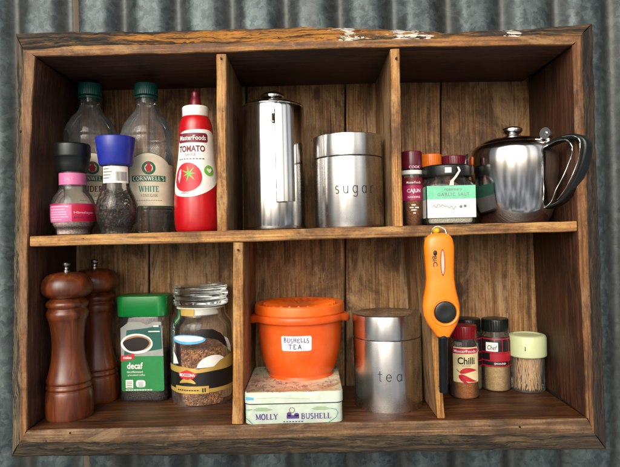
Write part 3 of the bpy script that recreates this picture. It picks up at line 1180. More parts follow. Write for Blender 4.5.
out = [(U(177.5), cz(139)), (U(180), cz(133)), (U(186), cz(130)), (U(205), cz(128.5)), (U(218), cz(130)), (U(226), cz(138)), (U(228), cz(150)), (U(226), cz(168)),
       (U(219), cz(181)), (U(208), cz(191)), (U(196), cz(196.5)), (U(184), cz(196)), (U(177), cz(192)), (U(173), cz(182)), (U(173), cz(168)), (U(175.5), cz(152))]
out = [p[:2] for p in smoothp([(a + 1, b) for a, b in out + [out[0]]], 4)][:-1]
out = [(a - 1, b) for a, b in out][::-1]
lb = obj('label', lay(poly(out), mp(.0004)), M['white_ink'], g)
obj('banner', lay(rct(U(178), cz(142), U(211), cz(132.4), .004), mp(.0007)), M['maroon_ink'], lb)
obj('lettering', lay(text('MasterFoods', U(194.5), cz(137.2), .047, .0074, .012), mp(.0010), .003), M['white_ink'], lb)
obj('lettering', lay(text('TOMATO', U(193.5), cz(148.3), .046, .0098, .035), mp(.0007), .003), M['maroon_ink'], lb)
obj('lettering', lay(text('SAUCE', U(193), cz(154.3), .017, .0042), mp(.0007), .003), M['maroon_ink'], lb)
ln = bmesh.new()
for i in range(9):
    rct(U(180 + 3 * i), cz(159.2), U(182.2 + 3 * i), cz(158), 0, ln)
obj('small_print', lay(ln, mp(.0007)), M['grey_ink'], lb)
obj('tomato_print', lay(ell(U(190), cz(177), .0215, .0222, 40), mp(.0007)), M['red_ink'], lb)
obj('tomato_shine', lay(poly([(U(182), cz(170)), (U(184), cz(168)), (U(184.5), cz(176)), (U(183), cz(183)), (U(180.8), cz(178))][::-1]), mp(.0009)), M['pale_pink'], lb)
st = []
for i in range(14):
    r = .012 if i % 2 == 0 else .0035
    r *= rnd.uniform(.8, 1.2)
    a = 2 * PI * i / 14
    st.append((U(192) + r * math.cos(a), cz(173.5) + r * math.sin(a)))
obj('stalk_print', lay(poly(st), mp(.0010)), M['lime_green'], lb)
obj('badge', lay(ell(U(210), cz(170.5), .0082, .0082, 28), mp(.0007)), M['lime_green'], lb)
hrt = [(0, -.0042), (.0042, .0006), (.0036, .0032), (.0018, .0036), (0, .0018), (-.0018, .0036), (-.0036, .0032), (-.0042, .0006)]
obj('badge_heart', lay(poly([(U(210) + a, cz(170.5) + b) for a, b in hrt]), mp(.0010)), M['white_ink'], lb)
obj('lettering', lay(text('500mL', U(189), cz(192.8), .011, .0032), mp(.0007), .003), M['maroon_ink'], lb)

# coffee press / tall polished canister with strap handle
sp = Spot(275.6, .092, z_up)
g = thing('tall_canister', 'tall polished steel canister with knob lid and flat strap handle', 'canister', sp.loc)
body = fillet(sp.prof([(30.4, 109.2), (31, 110.5), (31, 226), (30.6, 229), (29.5, 231)]), .001) + [(0, 0)]
obj('canister_body', lathe(body, 96), M['polished'], g)
lid = fillet(sp.prof([(0, 102.6), (16, 103.3), (26, 105.2), (30.8, 107.4), (31.2, 108.6), (30.4, 109.4), (29, 109.4)], False), .001)
lo = obj('lid', lathe(lid, 96), M['polished'], g)
kn = fillet(sp.prof([(0, 93.4), (8, 93.5), (11.2, 95), (11.8, 97), (10.8, 98.9), (6, 99.8), (4.4, 100.5), (4.2, 103.6), (6, 104)], False), .001)
obj('knob', lathe(kn, 48), M['chrome'], lo)
# strap handle: turned slightly right of the camera
a = .33
R = 31 * sp.k
secs = []
hw_ = .0142
zt, zb = sp.z(111.5), sp.z(204)
for z, o in ((zb, .015), (zb + .0004, .0175), (zt - .006, .019), (zt - .002, .0175), (zt, .013)):
    ring = []
    for i in range(9):
        u = -1 + 2 * i / 8
        ring.append((u * hw_, -(R + o - .0035 * u * u), z))
    for i in range(9):
        u = 1 - 2 * i / 8
        ring.append((u * (hw_ - .0008), -(R + o - .0022 - .0035 * u * u), z))
    secs.append(ring)
bm = loft(secs)
bm.transform(Matrix.Rotation(a, 4, 'Z'))
h = obj('handle', bm, M['polished'], g)
for z in (zt - .016, zb + .02):
    bm = tube([(0, -(R - .002), z), (0, -(R + .016), z)], .005, 20)
    bm.transform(Matrix.Rotation(a, 4, 'Z'))
    obj('handle_post', bm, M['chrome'], h)
bm = bmesh.new()
tube([(-.013, -(R - .001), sp.z(124)), (-.013, -(R + .0035), sp.z(124))], .0062, 20, bm)
bm.transform(Matrix.Rotation(a, 4, 'Z'))
obj('boss', bm, M['chrome'], h)


def canister(cx, Y, surf, hw, yt, yseam, yb, word, label, base_y=None, w=.05, h=.013, ty=187, a0=0.0):
    sp = Spot(cx, Y, surf, yb)
    g = thing('steel_canister', label, 'canister', sp.loc, 'matching brushed steel kitchen canisters')
    k = sp.k
    ht = sp.z(yt)
    sp.fr = hw * k
    hs = sp.z(yseam)
    sp.fr = 0
    body = fillet([(hw * k * .97, hs - .0002), (hw * k, hs - .001), (hw * k, .0022), (hw * k * .985, .0), (0, 0.0003)], .0012)
    obj('canister_body', lathe([(0, hs - .0002)] + body, 96), M['brushed'], g)
    lid = fillet([(0, ht - .0012), (hw * k * .9, ht - .0012), (hw * k * .94, ht), (hw * k * 1.004, ht - .0008), (hw * k * 1.006, hs + .0006), (hw * k * .97, hs + .0005)], .0014)
    obj('lid', lathe(lid, 96), [M['brushed'], M['lidsteel']], g)
    sp.fr = hw * k
    lb = obj('lettering', lay(letters(word, 0, sp.z(ty), w, h, .085, False, .28), on_round([(hw * k, -1), (hw * k, 1)], hw * k, a0, .0002), .003), M['engrave'], g)
    return g


canister(349.8, .078, z_up, 34.2, 137.5, 154.8, 228, 'sugar', 'brushed steel canister engraved sugar on the upper shelf', w=.062, h=.0165, ty=187.5, a0=.10)

# cajun jar and its neighbours
SPG = 'small spice jars'


def spice(cx, Y, surf, hw, ys, capm, fillm, label, capscale=.98, fillfrac=.9, name='spice_jar', neck=True, band=None):
    """ys: cap top, cap bottom, shoulder, base (pixels)"""
    yt, yc, ysd, yb = ys
    sp = Spot(cx, Y, surf, yb)
    g = thing(name, label, 'spice jar', sp.loc, SPG)
    k = sp.k
    H = sp.z(ysd)
    zc, zt = sp.z(yc), sp.z(yt)
    pr = fillet([(hw * k * .86, zc + .001), (hw * k * .86, zc - .001), (hw * k, H), (hw * k, .003), (hw * k * .9, 0), (0, .001)], .003, 4)
    obj('jar_glass', lathe(pr, 56), M['glass'], g)
    fl = [(0, H * fillfrac + .001), (hw * k * .93, H * fillfrac)] + [(hw * k * .945, H * fillfrac - .001), (hw * k * .945, .004), (hw * k * .86, .0015), (0, .0015)]
    obj('spice', lathe(fl, 48), M[fillm], g, kind='stuff')
    cp = fillet([(0, zt), (hw * k * capscale * .95, zt), (hw * k * capscale, zt - .0015), (hw * k * capscale, zc), (hw * k * .8, zc)], .0011)

    def rib(x, y, z, r, a):
        kk = 1 + .008 * (1 if int(a / (2 * PI) * 60 + .5) % 2 else -1)
        return (x * kk, y * kk, z) if z < zt - .002 else (x, y, z)
    obj('cap', lathe(cp, 120, f=rib), M[capm], g)
    return g, sp, pr


g, sp, pr = spice(412.8, .062, z_up, 10.6, (152, 169.5, 176, 225.5), 'maroon_plastic', 'cajun', 'narrow spice jar with pink label and maroon cap beside the divider', 1.0, .93)
sp.fr = 10 * sp.k
R = 10.6 * sp.k
mp = lambda off: on_round(pr, R, 0, off)
cpm = on_round([(R * 1.008, -1), (R * 1.008, 1)], R, 0, .0004)
obj('lettering', lay(text('COOK', .002, sp.z(167), .017, .0042, .02), cpm, .003), M['pale_pink'], g)
obj('band', lathe(fillet([(R * .9, sp.z(169.8)), (R * 1.0, sp.z(170)), (R * 1.0, sp.z(174)), (R * .9, sp.z(174.4))], .0005)), M['white_plastic'], g)
lb = obj('label', lay(rct(-.04, sp.z(185.3), .04, sp.z(177.5)), mp(.0004), .003), M['maroon_ink'], g)
obj('lettering', lay(text('MasterFoods', 0, sp.z(182.3), .022, .0036, .01), mp(.0007), .003), M['white_ink'], lb)
obj('label_panel', lay(rct(-.04, sp.z(200.5), .04, sp.z(185.3)), mp(.0005), .003), M['magenta_label'], lb)
obj('lettering', lay(text('CAJUN', 0, sp.z(191.2), .0205, .0072, .02), mp(.0008), .003), M['white_ink'], lb)
obj('lettering', lay(text('SEASONING', 0, sp.z(197), .019, .0030, .01), mp(.0008), .003), M['white_ink'], lb)
ln = bmesh.new()
for i, (x, y, w_) in enumerate(((-.004, 205, .006), (-.007, 207.5, .006), (.001, 207.5, .006), (-.005, 210, .008), (-.002, 213, .004))):
    rct(x, sp.z(y + .6), x + w_, sp.z(y - .6), 0, ln)
obj('small_print', lay(ln, mp(.0004), .003), M['white_ink'], g)

spice(432, .135, z_up, 10.8, (155, 168, 174, 225), 'orange_cap', 'cajun', 'spice jar with orange cap behind the square garlic jar', 1.0)
spice(454.5, .14, z_up, 12.6, (156.5, 168, 175, 224), 'maroon_plastic', 'cajun', 'spice jar with dark red cap between orange capped jar and teapot', 1.0)

# square garlic salt jar
sp = Spot(447.3, .055, z_up)
g = thing('garlic_salt_jar', 'square glass jar of garlic salt with mint label and black lid', 'jar', sp.loc, None, -.05)
k = sp.k
W = 47 * k
H = sp.z(184)
secs = [(.0, W * .86, W * .86, .008), (.002, W * .96, W * .96, .008), (.006, W, W, .008), (H - .006, W, W, .008), (H - .001, W * .96, W * .96, .012), (sp.z(181.5), W * .9, W * .9, .02), (sp.z(178), W * .86, W * .86, W * .43)]
obj('jar_glass', boxloft(secs, 6), M['glass2'], g)
obj('garlic_salt', boxloft([(.003, W * .86, W * .86, .007), (.006, W * .9, W * .9, .007), (H - .012, W * .9, W * .9, .007)], 6), M['garlic_salt'], g, kind='stuff')
R = 24.2 * k
cp = fillet([(0, sp.z(166.4)), (R * .93, sp.z(166.4)), (R, sp.z(168)), (R, sp.z(177.5)), (R * .9, sp.z(178))], .0012)
obj('lid', lathe(cp, 72), M['black_plastic'], g)
sp.fr = W / 2
fy = -W / 2
mp = lambda off: on_flat(fy, off)
x0 = -W / 2 * .98
lb = obj('label', lay(rct(x0, sp.z(217.5), -x0, sp.z(199)), mp(.0004), .02, .02), M['white_paper'], g)
obj('label_panel', lay(rct(x0, sp.z(199), -x0, sp.z(185.5)), mp(.0004), .02, .02), M['mint_label'], lb)
obj('lettering', lay(text('rosemary', .003, sp.z(190), .026, .0046, 0, .2), mp(.0007), .01, .01), M['grey_ink'], lb)
obj('lettering', lay(text('GARLIC SALT', .003, sp.z(194.3), .046, .0048, .0, 0, None, 1.25), mp(.0007), .01, .01), M['grey_ink'], lb)
bm = bmesh.new()
pts = []
for i in range(46):
    t = i / 45
    pts.append((-.027 + .034 * t, sp.z(206.5) + .0026 * math.sin(t * 34) * (.6 + .4 * math.sin(t * 9)) + .002 * math.sin(t * 5)))
stroke(pts, .0008, bm, 0)
obj('handwriting', lay(bm, mp(.0007), .02, .02), M['grey_ink'], lb)
bm = ell(.0135, sp.z(206.8), .0022, .0022, 14)
ell(.0195, sp.z(206.2), .0022, .0022, 14, bm)
obj('print_dot', lay(bm, mp(.0007), .02, .02), M['grey_ink'], lb)
# side faces of the label wrap
for sgn in (-1, 1):
    bm = rct(-W * .44, sp.z(199), W * .44, sp.z(185.5))
    obj('label_wrap', lay(bm, lambda u, v, l, q=sgn: (q * (W / 2 + .0004), u, v), .02, .02), M['mint_label'], lb)
    bm = rct(-W * .44, sp.z(217.5), W * .44, sp.z(199))
    obj('label_wrap', lay(bm, lambda u, v, l, q=sgn: (q * (W / 2 + .0004), u, v), .02, .02), M['white_paper'], lb)
# loop of white tag under the lid
tg = [(.006, -R - .0012, sp.z(167)), (.008, -R - .003, sp.z(171)), (.002, -R - .004, sp.z(177)), (-.003, fy - .003, sp.z(181)), (-.0035, fy - .0015, sp.z(185.6))]
tg = [(a + .004, b, c) for a, b, c in tg]
rings = []
for i, p in enumerate(tg):
    w_ = (.0012, .0015, .002, .0026, .0032)[i]
    rings.append([(p[0] - w_, p[1], p[2]), (p[0] + w_, p[1], p[2]), (p[0] + w_, p[1] + .0005, p[2]), (p[0] - w_, p[1] + .0005, p[2])])
obj('string_tag', loft(rings), M['twine_white'], g)
obj('lid_sticker', lay(rct(-.0085, sp.z(172.5), .0008, sp.z(165.8 + 1.5)), on_round([(R, -1), (R, 1)], R, .0, .0003), .003), M['white_paper'], g)

# teapot
sp = Spot(514, .078, z_up)
g = thing('teapot', 'shiny stainless steel teapot with black handle at the right end', 'teapot', sp.loc)
k = sp.k
body = smoothp(sp.prof([(32, 144.5), (38, 147), (42, 151), (43.4, 158), (43.2, 168), (42.0, 182), (40.2, 196), (37.8, 208), (35.6, 215), (31.5, 219.5)]), 5)
body[-1] = (body[-1][0], 0.0006)
obj('pot_body', lathe([(0, sp.z(144)), (31, sp.z(144))][:1] + body + [(26 * k, 0), (0, .0008)], 96), M['polished'], g)
lid = smoothp(sp.prof([(0, 137.6), (10, 137.8), (20, 139), (29, 141.6), (33, 144), (34.2, 145.4)], False), 4) + [(33.6 * k, sp.z(146.4))]
lo = obj('lid', lathe(lid, 80), M['polished'], g)
kn = fillet(sp.prof([(0, 127.4), (7, 127.6), (10, 129.2), (10.2, 131.5), (8.6, 133.6), (6.4, 134.6), (6, 138), (7.5, 138.6)], False), .0012)
obj('knob', lathe(kn, 40), M['chrome'], lo)
TH = math.radians(-52)
ct, sn = math.cos(TH), math.sin(TH)


def qof(px, py):
    X0, Y0 = sp.x, sp.Y
    q = .06
    for _ in range(20):
        # find q so that the point projects to column px
        A = (px - CX)
        X = X0 + q * ct; Y = Y0 + q * sn
        kk = (D + Y) / F
        pt = P(px, py, Y)
        q += (pt.x - X) / (ct - (px - CX) / F * sn)
    return q, P(px, py, Y0 + q * sn).z - sp.z0


def band(pts, wid, th, n=5):
    """flat strap along a path in the handle plane"""
    qs = [Vector(qof(*p)) for p in pts]
    q2 = [Vector(v) for v in smoothp([(v[0], v[1]) for v in qs], n)]
    rings = []
    for i, v in enumerate(q2):
        t = (q2[min(i + 1, len(q2) - 1)] - q2[max(i - 1, 0)]).normalized()
        nn = Vector((-t.y, t.x))
        f = i / (len(q2) - 1)
        ww = wid(f) if callable(wid) else wid
        tt = th(f) if callable(th) else th
        ring = []
        for a, b in rrect(ww, tt, tt * .42, 3):
            o = v + nn * b
            ring.append((o.x * ct - a * sn, o.x * sn + a * ct, o.y))
        rings.append(ring)
    return loft(rings)


hpts = [(543, 148), (553, 143), (566, 138.2), (578, 137.2), (586.5, 142.5), (586, 157), (581, 173), (572, 190), (562, 202), (549, 207.5)]
h = obj('handle', band(hpts, .021, lambda f: .0045 + .0042 * math.sin(PI * min(1, f * 1.15)) ** 1.5), M['black_plastic'], g)
inner = [(544.5, 149.5), (553, 145), (563, 140.8), (571, 141), (576, 148), (574, 160), (568, 175), (560, 190), (555, 202), (546, 210)]
edge = [Vector(qof(*p)) for p in inner]
e2 = smoothp([(v[0], v[1]) for v in edge], 5)
bm = bmesh.new()
tube([(a * ct + .0108 * sn, a * sn - .0108 * ct, b) for a, b in e2], .0008, 8, bm)
obj('steel_edge', bm, M['chrome'], h)
e3 = [Vector(qof(*p)) for p in [(566, 137.2), (577, 136.2), (583.5, 141), (583, 155), (578.5, 171), (570, 188), (561, 200)]]
obj('steel_edge', tube([(v[0] * ct + .0112 * sn, v[0] * sn - .0112 * ct, v[1]) for v in [Vector(q) for q in smoothp([(w_[0], w_[1]) for w_ in e3], 5)]], .0007, 8), M['chrome'], h)
# hinge
q, zz = qof(547, 133.5)
hx = Vector((q * ct, q * sn, zz))
bm = bmesh.new()
ax = Vector((-sn, ct, 0))
tube([hx - ax * .006, hx + ax * .006], .0085, 24, bm)
tube([hx - ax * .0085, hx + ax * .0085], .003, 16, bm)
q, zz = qof(536, 142.5)
h2 = Vector((q * ct, q * sn, zz))
q, zz = qof(549, 147)
h3 = Vector((q * ct, q * sn, zz))
tube([h2, hx], .0035, 12, bm)
tube([hx, h3], .0035, 12, bm)
obj('hinge', bm, M['chrome'], g)
# short spout on the far side
d = Vector((-ct, -sn, 0))
sv = [(.058, sp.z(178), .014), (.070, sp.z(168), .0115), (.080, sp.z(157), .009), (.087, sp.z(150), .0078)]
obj('spout', tube([d * a + Vector((0, 0, b)) for a, b, c in sv], .01, 24, None, True, [c for a, b, c in sv]), M['polished'], g)

# ================================================================ LOWER ROW
MILL = 'matching turned wooden pepper mills'


def mill(cx, Y, label, yb=419):
    sp = Spot(cx, Y, z_low, yb)
    g = thing('pepper_mill', label, 'pepper mill', sp.loc, MILL)
    k = .00154          # both mills share one real size
    H = 153 * k
    z = lambda y: H * (419.5 - y) / (419.5 - 266)
    def pf(pts): return [(a * k, z(b)) for a, b in pts]
    pr = smoothp(pf([(9, 275.5), (17, 277.5), (22.5, 283), (24.3, 290), (23, 296), (18, 300)]), 4)
    ck = obj('head', lathe([(0, z(275.2))] + pr + [(0, z(300))], 72), M['millwood'], g)
    b1 = smoothp(pf([(15.6, 300.5), (17, 302.5), (19.6, 305), (19.9, 308), (18, 311), (18.8, 313), (19.9, 316), (19.2, 320), (17.6, 324), (16.2, 332), (15.3, 342), (15.3, 352), (16.6, 364), (18.8, 374), (20.8, 380.5), (21.2, 383.5), (20.0, 385.2), (21.0, 387), (21.5, 389), (20.5, 391), (21.6, 393), (22.4, 400), (22.6, 412), (22.2, 417.5), (21.4, 419.5)]), 4)
    obj('mill_body', lathe([(0, z(300.2))] + b1 + [(0, 0)], 80), M['millwood'], g)
    kn = fillet(pf([(0, 265.2), (3.6, 265.3), (4.8, 266.6), (4.4, 268.8), (2.6, 270.3), (2.8, 272.6), (3.9, 273.4), (3.9, 275.6), (2, 276)]), .0006)
    obj('finial', lathe([(a * .85, b) for a, b in kn], 32), M['lidsteel'], g)


mill(70, .062, 'tall turned dark wood pepper mill standing nearest the left side board')
mill(98, .146, 'dark wood pepper mill in the shadow behind the nearer pepper mill', 400)

# decaf coffee jar
sp = Spot(147.6, .152, z_low, 397)
g = thing('coffee_jar', 'decaf coffee jar with bright green lid and green label', 'coffee jar', sp.loc, 'instant coffee jars', -.05)
k = sp.k
W, Dp = 49 * k, .056
H = sp.z(314.6)
ztop = sp.z(294.3)
obj('jar_glass', boxloft([(0, W * .9, Dp * .9, .012), (.002, W * .95, Dp * .95, .013), (.007, W * .965, Dp * .97, .014), (H * .5, W * .955, Dp * .95, .014), (H - .003, W * .98, Dp * .98, .014), (H, W * .94, Dp * .94, .014)], 6), M['glass2'], g)
obj('coffee', boxloft([(.002, W * .84, Dp * .84, .01), (.006, W * .9, Dp * .9, .012), (H * .57, W * .9, Dp * .88, .012)], 6), M['dark_granules'], g, kind='stuff')
obj('lid', boxloft([(H + .0005, W * .985, Dp * .985, .014), (H + .001, W * 1.0, Dp * 1.0, .014), (ztop - .004, W * 1.02, Dp * 1.02, .015), (ztop - .0012, W * 1.0, Dp * 1.0, .015), (ztop, W * .95, Dp * .93, .014)], 8), M['green_lid'], g)
sp.fr = Dp / 2
fy = -Dp * .49


def fl(off): return on_flat(fy, off)


V = sp.z


def UX(px): return (px - 143) * k * 1.02


x0, x1 = UX(124), UX(165)
lb = obj('label', lay(rct(x0, V(391), x1, V(356), .003), fl(.001), .02, .02), M['leaf_green'], g)
obj('label_panel', lay(poly([(x0, V(356)), (x1, V(356)), (UX(163.5), V(322)), (UX(156), V(322)), (UX(150), V(325)), (UX(144), V(322)), (UX(132), V(322)), (x0, V(328))]), fl(.001), .02, .02), M['pack_grey'], lb)
obj('label_panel', lay(poly([(UX(127), V(355)), (UX(164), V(349)), (UX(163), V(325)), (UX(150), V(328)), (UX(130), V(330))]), fl(.0013), .02, .02), M['dark_green_plastic'], lb)
obj('cup_print', lay(ell(UX(139.5), V(343.5), .0268, .0165, 40), fl(.0016), .02, .02), M['white_ink'], lb)
obj('coffee_print', lay(ell(UX(140), V(343), .0232, .0128, 40), fl(.0019), .02, .02), M['crema'], lb)
bl = [(UX(139 + 12.5 * math.cos(a) * (1 + .08 * math.sin(3 * a))), V(344 - 7 * math.sin(a) * (1 + .1 * math.sin(2 * a)))) for a in [2 * PI * i / 30 for i in range(30)]]
obj('coffee_print', lay(poly(bl), fl(.0022), .02, .02), M['coffee_black'], lb)
obj('flag', lay(poly([(UX(123.8), V(361)), (UX(137), V(358.8)), (UX(137), V(353.5)), (UX(123.8), V(355.5))]), fl(.0016), .02, .02), M['red_ink'], lb)
obj('lettering', lay(text('coles', UX(130.3), V(357.2), .014, .0046, .02), fl(.0019), .02, .02), M['white_ink'], lb)
obj('lettering', lay(text('decaf', UX(137.3), V(365.5), .0265, .0108, .02), fl(.0013), .02, .02), M['white_ink'], lb)
obj('lettering', lay(text('decaffeinated', UX(137), V(371.6), .0265, .0034), fl(.0013), .02, .02), M['white_ink'], lb)
obj('lettering', lay(text('granulated coffee', UX(138.5), V(375), .029, .0036), fl(.0013), .02, .02), M['white_ink'], lb)
bm = rct(UX(128), V(388), UX(135.2), V(379.6), .001)
bm = rct(UX(138), V(387), UX(147), V(380), .004, bm)
obj('icon', lay(bm, fl(.0013), .02, .02), M['white_ink'], lb)
ln = bmesh.new()
for i in range(4):
    rct(UX(129), V(382.1 + 1.7 * i), UX(134.2), V(381.5 + 1.7 * i), 0, ln)
    rct(UX(140), V(382.3 + 1.3 * i), UX(145), V(381.7 + 1.3 * i), 0, ln)
obj('icon_lines', lay(ln, fl(.0016), .02, .02), M['leaf_green'], lb)
ln = bmesh.new()
for i in range(10):
    rct(UX(128 + 2.6 * i), V(390.2), UX(130 + 2.6 * i), V(389.2), 0, ln)
obj('small_print', lay(ln, fl(.0013), .02, .02), M['white_ink'], lb)
ln = bmesh.new()
rct(UX(156), V(327), UX(161), V(325.6), 0, ln)
rct(UX(151), V(332), UX(162), V(331), 0, ln)
obj('small_print', lay(ln, fl(.0016), .02, .02), M['white_ink'], lb)

# round coffee jar with glass stopper
sp = Spot(203.3, .138, z_low, 404)
g = thing('coffee_jar', 'round glass coffee jar with ribbed glass stopper lid and black gold label', 'coffee jar', sp.loc, 'instant coffee jars')
k = sp.k
pr = smoothp(sp.prof([(24, 308), (24.5, 313), (27, 317), (29.6, 322), (30.4, 330), (30.4, 350), (30.4, 388), (29.8, 398), (27.5, 404), (25, 406.5)]), 4)
obj('jar_glass', lathe([(25.4 * k, sp.z(306.2)), (24.4 * k, sp.z(306.6))] + pr + [(0, .0018)], 72), M['glass'], g)
lid = sp.prof([(0, 284.3), (23, 284), (26.5, 285), (27, 287.5), (25.2, 289.2), (25.2, 290), (27.2, 291.2), (27.4, 295), (25.4, 296.6), (25.4, 297.6), (27.4, 299), (27.2, 302.5), (25, 304), (0, 304.2)], False)
lo = obj('stopper', lathe(fillet(lid, .0016, 4), 72), M['lidglass'], g)
obj('seal', lathe(fillet(sp.prof([(22, 304.8), (23.6, 305), (23.8, 312), (22, 313), (0, 313)], False), .001), 64), M['cork_seal'], g)
mpj = lambda off: on_round(pr, 30.4 * k, .18, off)
obj('seal_sticker', lay(rct(U(203.3 - 17) - U(203.3), sp.z(312.5), U(203.3 - 2) - U(203.3), sp.z(305.6)), on_round([(24.2 * k, -1), (24.2 * k, 1)], 24 * k, 0, .001), .003), M['gold_foil'], g)
fl_ = [(0, sp.z(343)), (29.4 * k, sp.z(344))] + [(r * .985, z) for r, z in pr if .003 < z < sp.z(345)] + [(0, .004)]
obj('coffee', lathe(fl_, 64), M['granules'], g, kind='stuff')


sp.fr = 29 * k
def UM(px): return (px - 203.3) * k * 1.05


V = sp.z
lb = obj('label', lay(rct(-.075, V(389), .075, V(370)), mpj(.0004)), M['black_label'], g)
gp = [(-.075, V(372)), (-.075, V(366)), (UM(188), V(367)), (UM(200), V(369)), (UM(214), V(367.5)), (.03, V(362)), (.05, V(358)), (.075, V(360)), (.075, V(371)), (UM(214), V(371.5)), (UM(190), V(373.5))]
obj('label_trim', lay(poly(gp[::-1]), mpj(.0006)), M['gold_foil'], lb)
obj('label_trim', lay(rct(-.075, V(393), .075, V(389)), mpj(.0004)), M['gold_foil'], lb)
obj('label_trim', lay(rct(UM(176), V(393.4), UM(209), V(386)), mpj(.0007)), M['gold_foil'], lb)
ln = bmesh.new()
for i in range(9):
    rct(UM(179 + 2.4 * i), V(390.6), UM(180.7 + 2.4 * i), V(389.4), 0, ln)
rct(UM(203), V(392), UM(204.2), V(388), 0, ln)
rct(UM(205), V(392), UM(206.2), V(388), 0, ln)
obj('small_print', lay(ln, mpj(.001)), M['black_ink'], lb)
sh = [(UM(180), V(374)), (UM(184.5), V(371.5)), (UM(189.5), V(369.6)), (UM(194.5), V(371.5)), (UM(199), V(374)), (UM(195.5), V(378.2)), (UM(189.5), V(379.5)), (UM(183.5), V(378.2))]
obj('brand_shield', lay(poly(sh[::-1]), mpj(.0010)), M['red_ink'], lb)
obj('lettering', lay(text('MOCCONA', UM(189.5), V(374.7), .0265, .0052, .02), mpj(.0013), .003), M['white_ink'], lb)
sc2 = [(UM(189.5 + 8 * math.cos(a)), V(381.5 + 2.2 * math.sin(a) + 1.5 * math.cos(2 * a))) for a in [2 * PI * i / 20 for i in range(20)]]
obj('brand_scroll', lay(poly(sc2[::-1]), mpj(.0010)), M['gold_foil'], lb)
# printed cups and swirl on the glass
obj('saucer_print', lay(ell(UM(190), V(339.5), .030, .0075, 32), mpj(.0006)), M['sky_blue_ink'], g)
obj('saucer_print', lay(ell(UM(190.5), V(338.6), .026, .0045, 32), mpj(.0009)), M['white_ink'], g)
cup = [(UM(195), V(368))] + [(UM(214 + 15.5 * math.cos(a)), V(370 - 14 * math.sin(a))) for a in [math.radians(170 - 160 * i / 16) for i in range(17)]] + [(UM(231), V(367))]
obj('cup_print', lay(poly(cup[::-1]), mpj(.0005)), M['white_ink'], g)
cup = [(UM(172), V(365)), (UM(173), V(352)), (UM(177), V(357)), (UM(180), V(364))]
obj('cup_print', lay(poly(cup[::-1]), mpj(.0005)), M['white_ink'], g)
sw = [(UM(196), V(332)), (UM(203), V(329)), (UM(214), V(330)), (UM(222), V(335)), (UM(228), V(343)), (UM(232), V(352)), (UM(226), V(348)), (UM(218), V(341)), (UM(209), V(338.5)), (UM(202), V(337))]
obj('swirl_print', lay(poly(sw[::-1]), mpj(.0005)), M['black_label'], g)
sw = [(UM(226), V(339)), (UM(231), V(342)), (UM(236), V(350)), (UM(236), V(357)), (UM(231), V(353))]
obj('cup_print', lay(poly(sw[::-1]), mpj(.0005)), M['white_ink'], g)

# tea tin
xL, xR = P(244, 410, .0015).x, P(343.4, 410, .0015).x
TW, TD = xR - xL, .158
tx = (xL + xR) / 2
tz = z_low(tx)
tin = thing('biscuit_tin', 'pale printed rectangular tin under the orange bowl', 'tin', (tx, .0005 + TD / 2, tz))
zt = P(294, 391.6, .0015).z - tz
zs = P(294, 402.8, .0015).z - tz
zb_ = 0
obj('tin_body', boxloft([(0, TW * .965, TD * .97, .010), (.0016, TW * .985, TD * .985, .011), (zs - .0008, TW * .985, TD * .985, .011)], 8), M['tin_white'], tin)
obj('seam', boxloft([(zs - .0016, TW * .988, TD * .988, .011), (zs + .0006, TW * .988, TD * .988, .011)], 8), M['seam_dark'], tin)
bm = boxloft([(zs + .0002, TW, TD, .012), (zt - .0025, TW, TD, .012), (zt - .0007, TW * .992, TD * .994, .0115), (zt, TW * .975, TD * .98, .011), (zt - .0006, TW * .955, TD * .965, .01)], 8)
for f in bm.faces:
    f.material_index = 1 if (f.normal.z > .8) else 0
lid = obj('lid', bm, [M['tin_white'], M['tin_top']], tin)
fy = -TD * .985 / 2
fm = lambda off: on_flat(fy, off)


def UT(px): return (px - 293.7) * S(0)


def VT(py): return P(294, py, .0015).z - tz


obj('lettering', lay(letters('MOLLY', UT(266.5), VT(416.2), UT(277.5) - UT(255.5), .0078, .2), fm(.0004), .02, .02), M['purple_ink'], tin)
obj('lettering', lay(letters('BUSHELL', UT(316), VT(416.2), UT(331) - UT(301), .0078, .2), fm(.0004), .02, .02), M['purple_ink'], tin)
bm = bmesh.new()
rct(UT(286.5), VT(418.5), UT(299), VT(415), 0, bm)
ell(UT(289), VT(414), .0035, .0030, 14, bm)
ell(UT(296.5), VT(414.5), .0035, .0024, 14, bm)
for i in range(7):
    rct(UT(283 + 3 * i), VT(422), UT(285 + 3 * i), VT(421), 0, bm)
for i, v in enumerate(bm.verts): pass
obj('emblem', lay(bm, fm(.0004), .02, .02), M['purple_ink'], tin)
obj('emblem', lay(ringshape(ellpts(UT(292), VT(410), .0042, .0042, 20), ellpts(UT(292), VT(410), .0032, .0032, 20)), fm(.0004), .02, .02), M['grey_ink'], tin)
for sx_, c0 in ((-1, 262), (1, 321)):
    obj('leaf_print', lay(poly([(UT(c0 - 10), VT(409)), (UT(c0 - 5), VT(410.4)), (UT(c0 + 4), VT(410.6)), (UT(c0 + 11), VT(409.2)), (UT(c0 + 4), VT(407)), (UT(c0 - 4), VT(406.8))]), fm(.0004), .02, .02), M['sage_ink'], tin)
for pp in (((331, 409), (336, 410), (338, 413), (336, 418), (330, 422), (324, 424.5)), ((246, 417), (250, 421), (254, 424.5)), ((246, 408.8), (252, 408.6))):
    bm = bmesh.new()
    stroke([(UT(a), VT(b)) for a, b in pp], .0009, bm, 0)
    obj('stem_print', lay(bm, fm(.0005), .02, .02), M['teal_ink'], tin)
bm = bmesh.new()
stroke([(UT(a), VT(b)) for a, b in ((256, 397.5), (275, 397), (290, 397.8), (310, 399))], .0004, bm, 0)
obj('line_print', lay(bm, on_flat(-TD / 2, .0003), .02, .02), M['sage_ink'], lid)
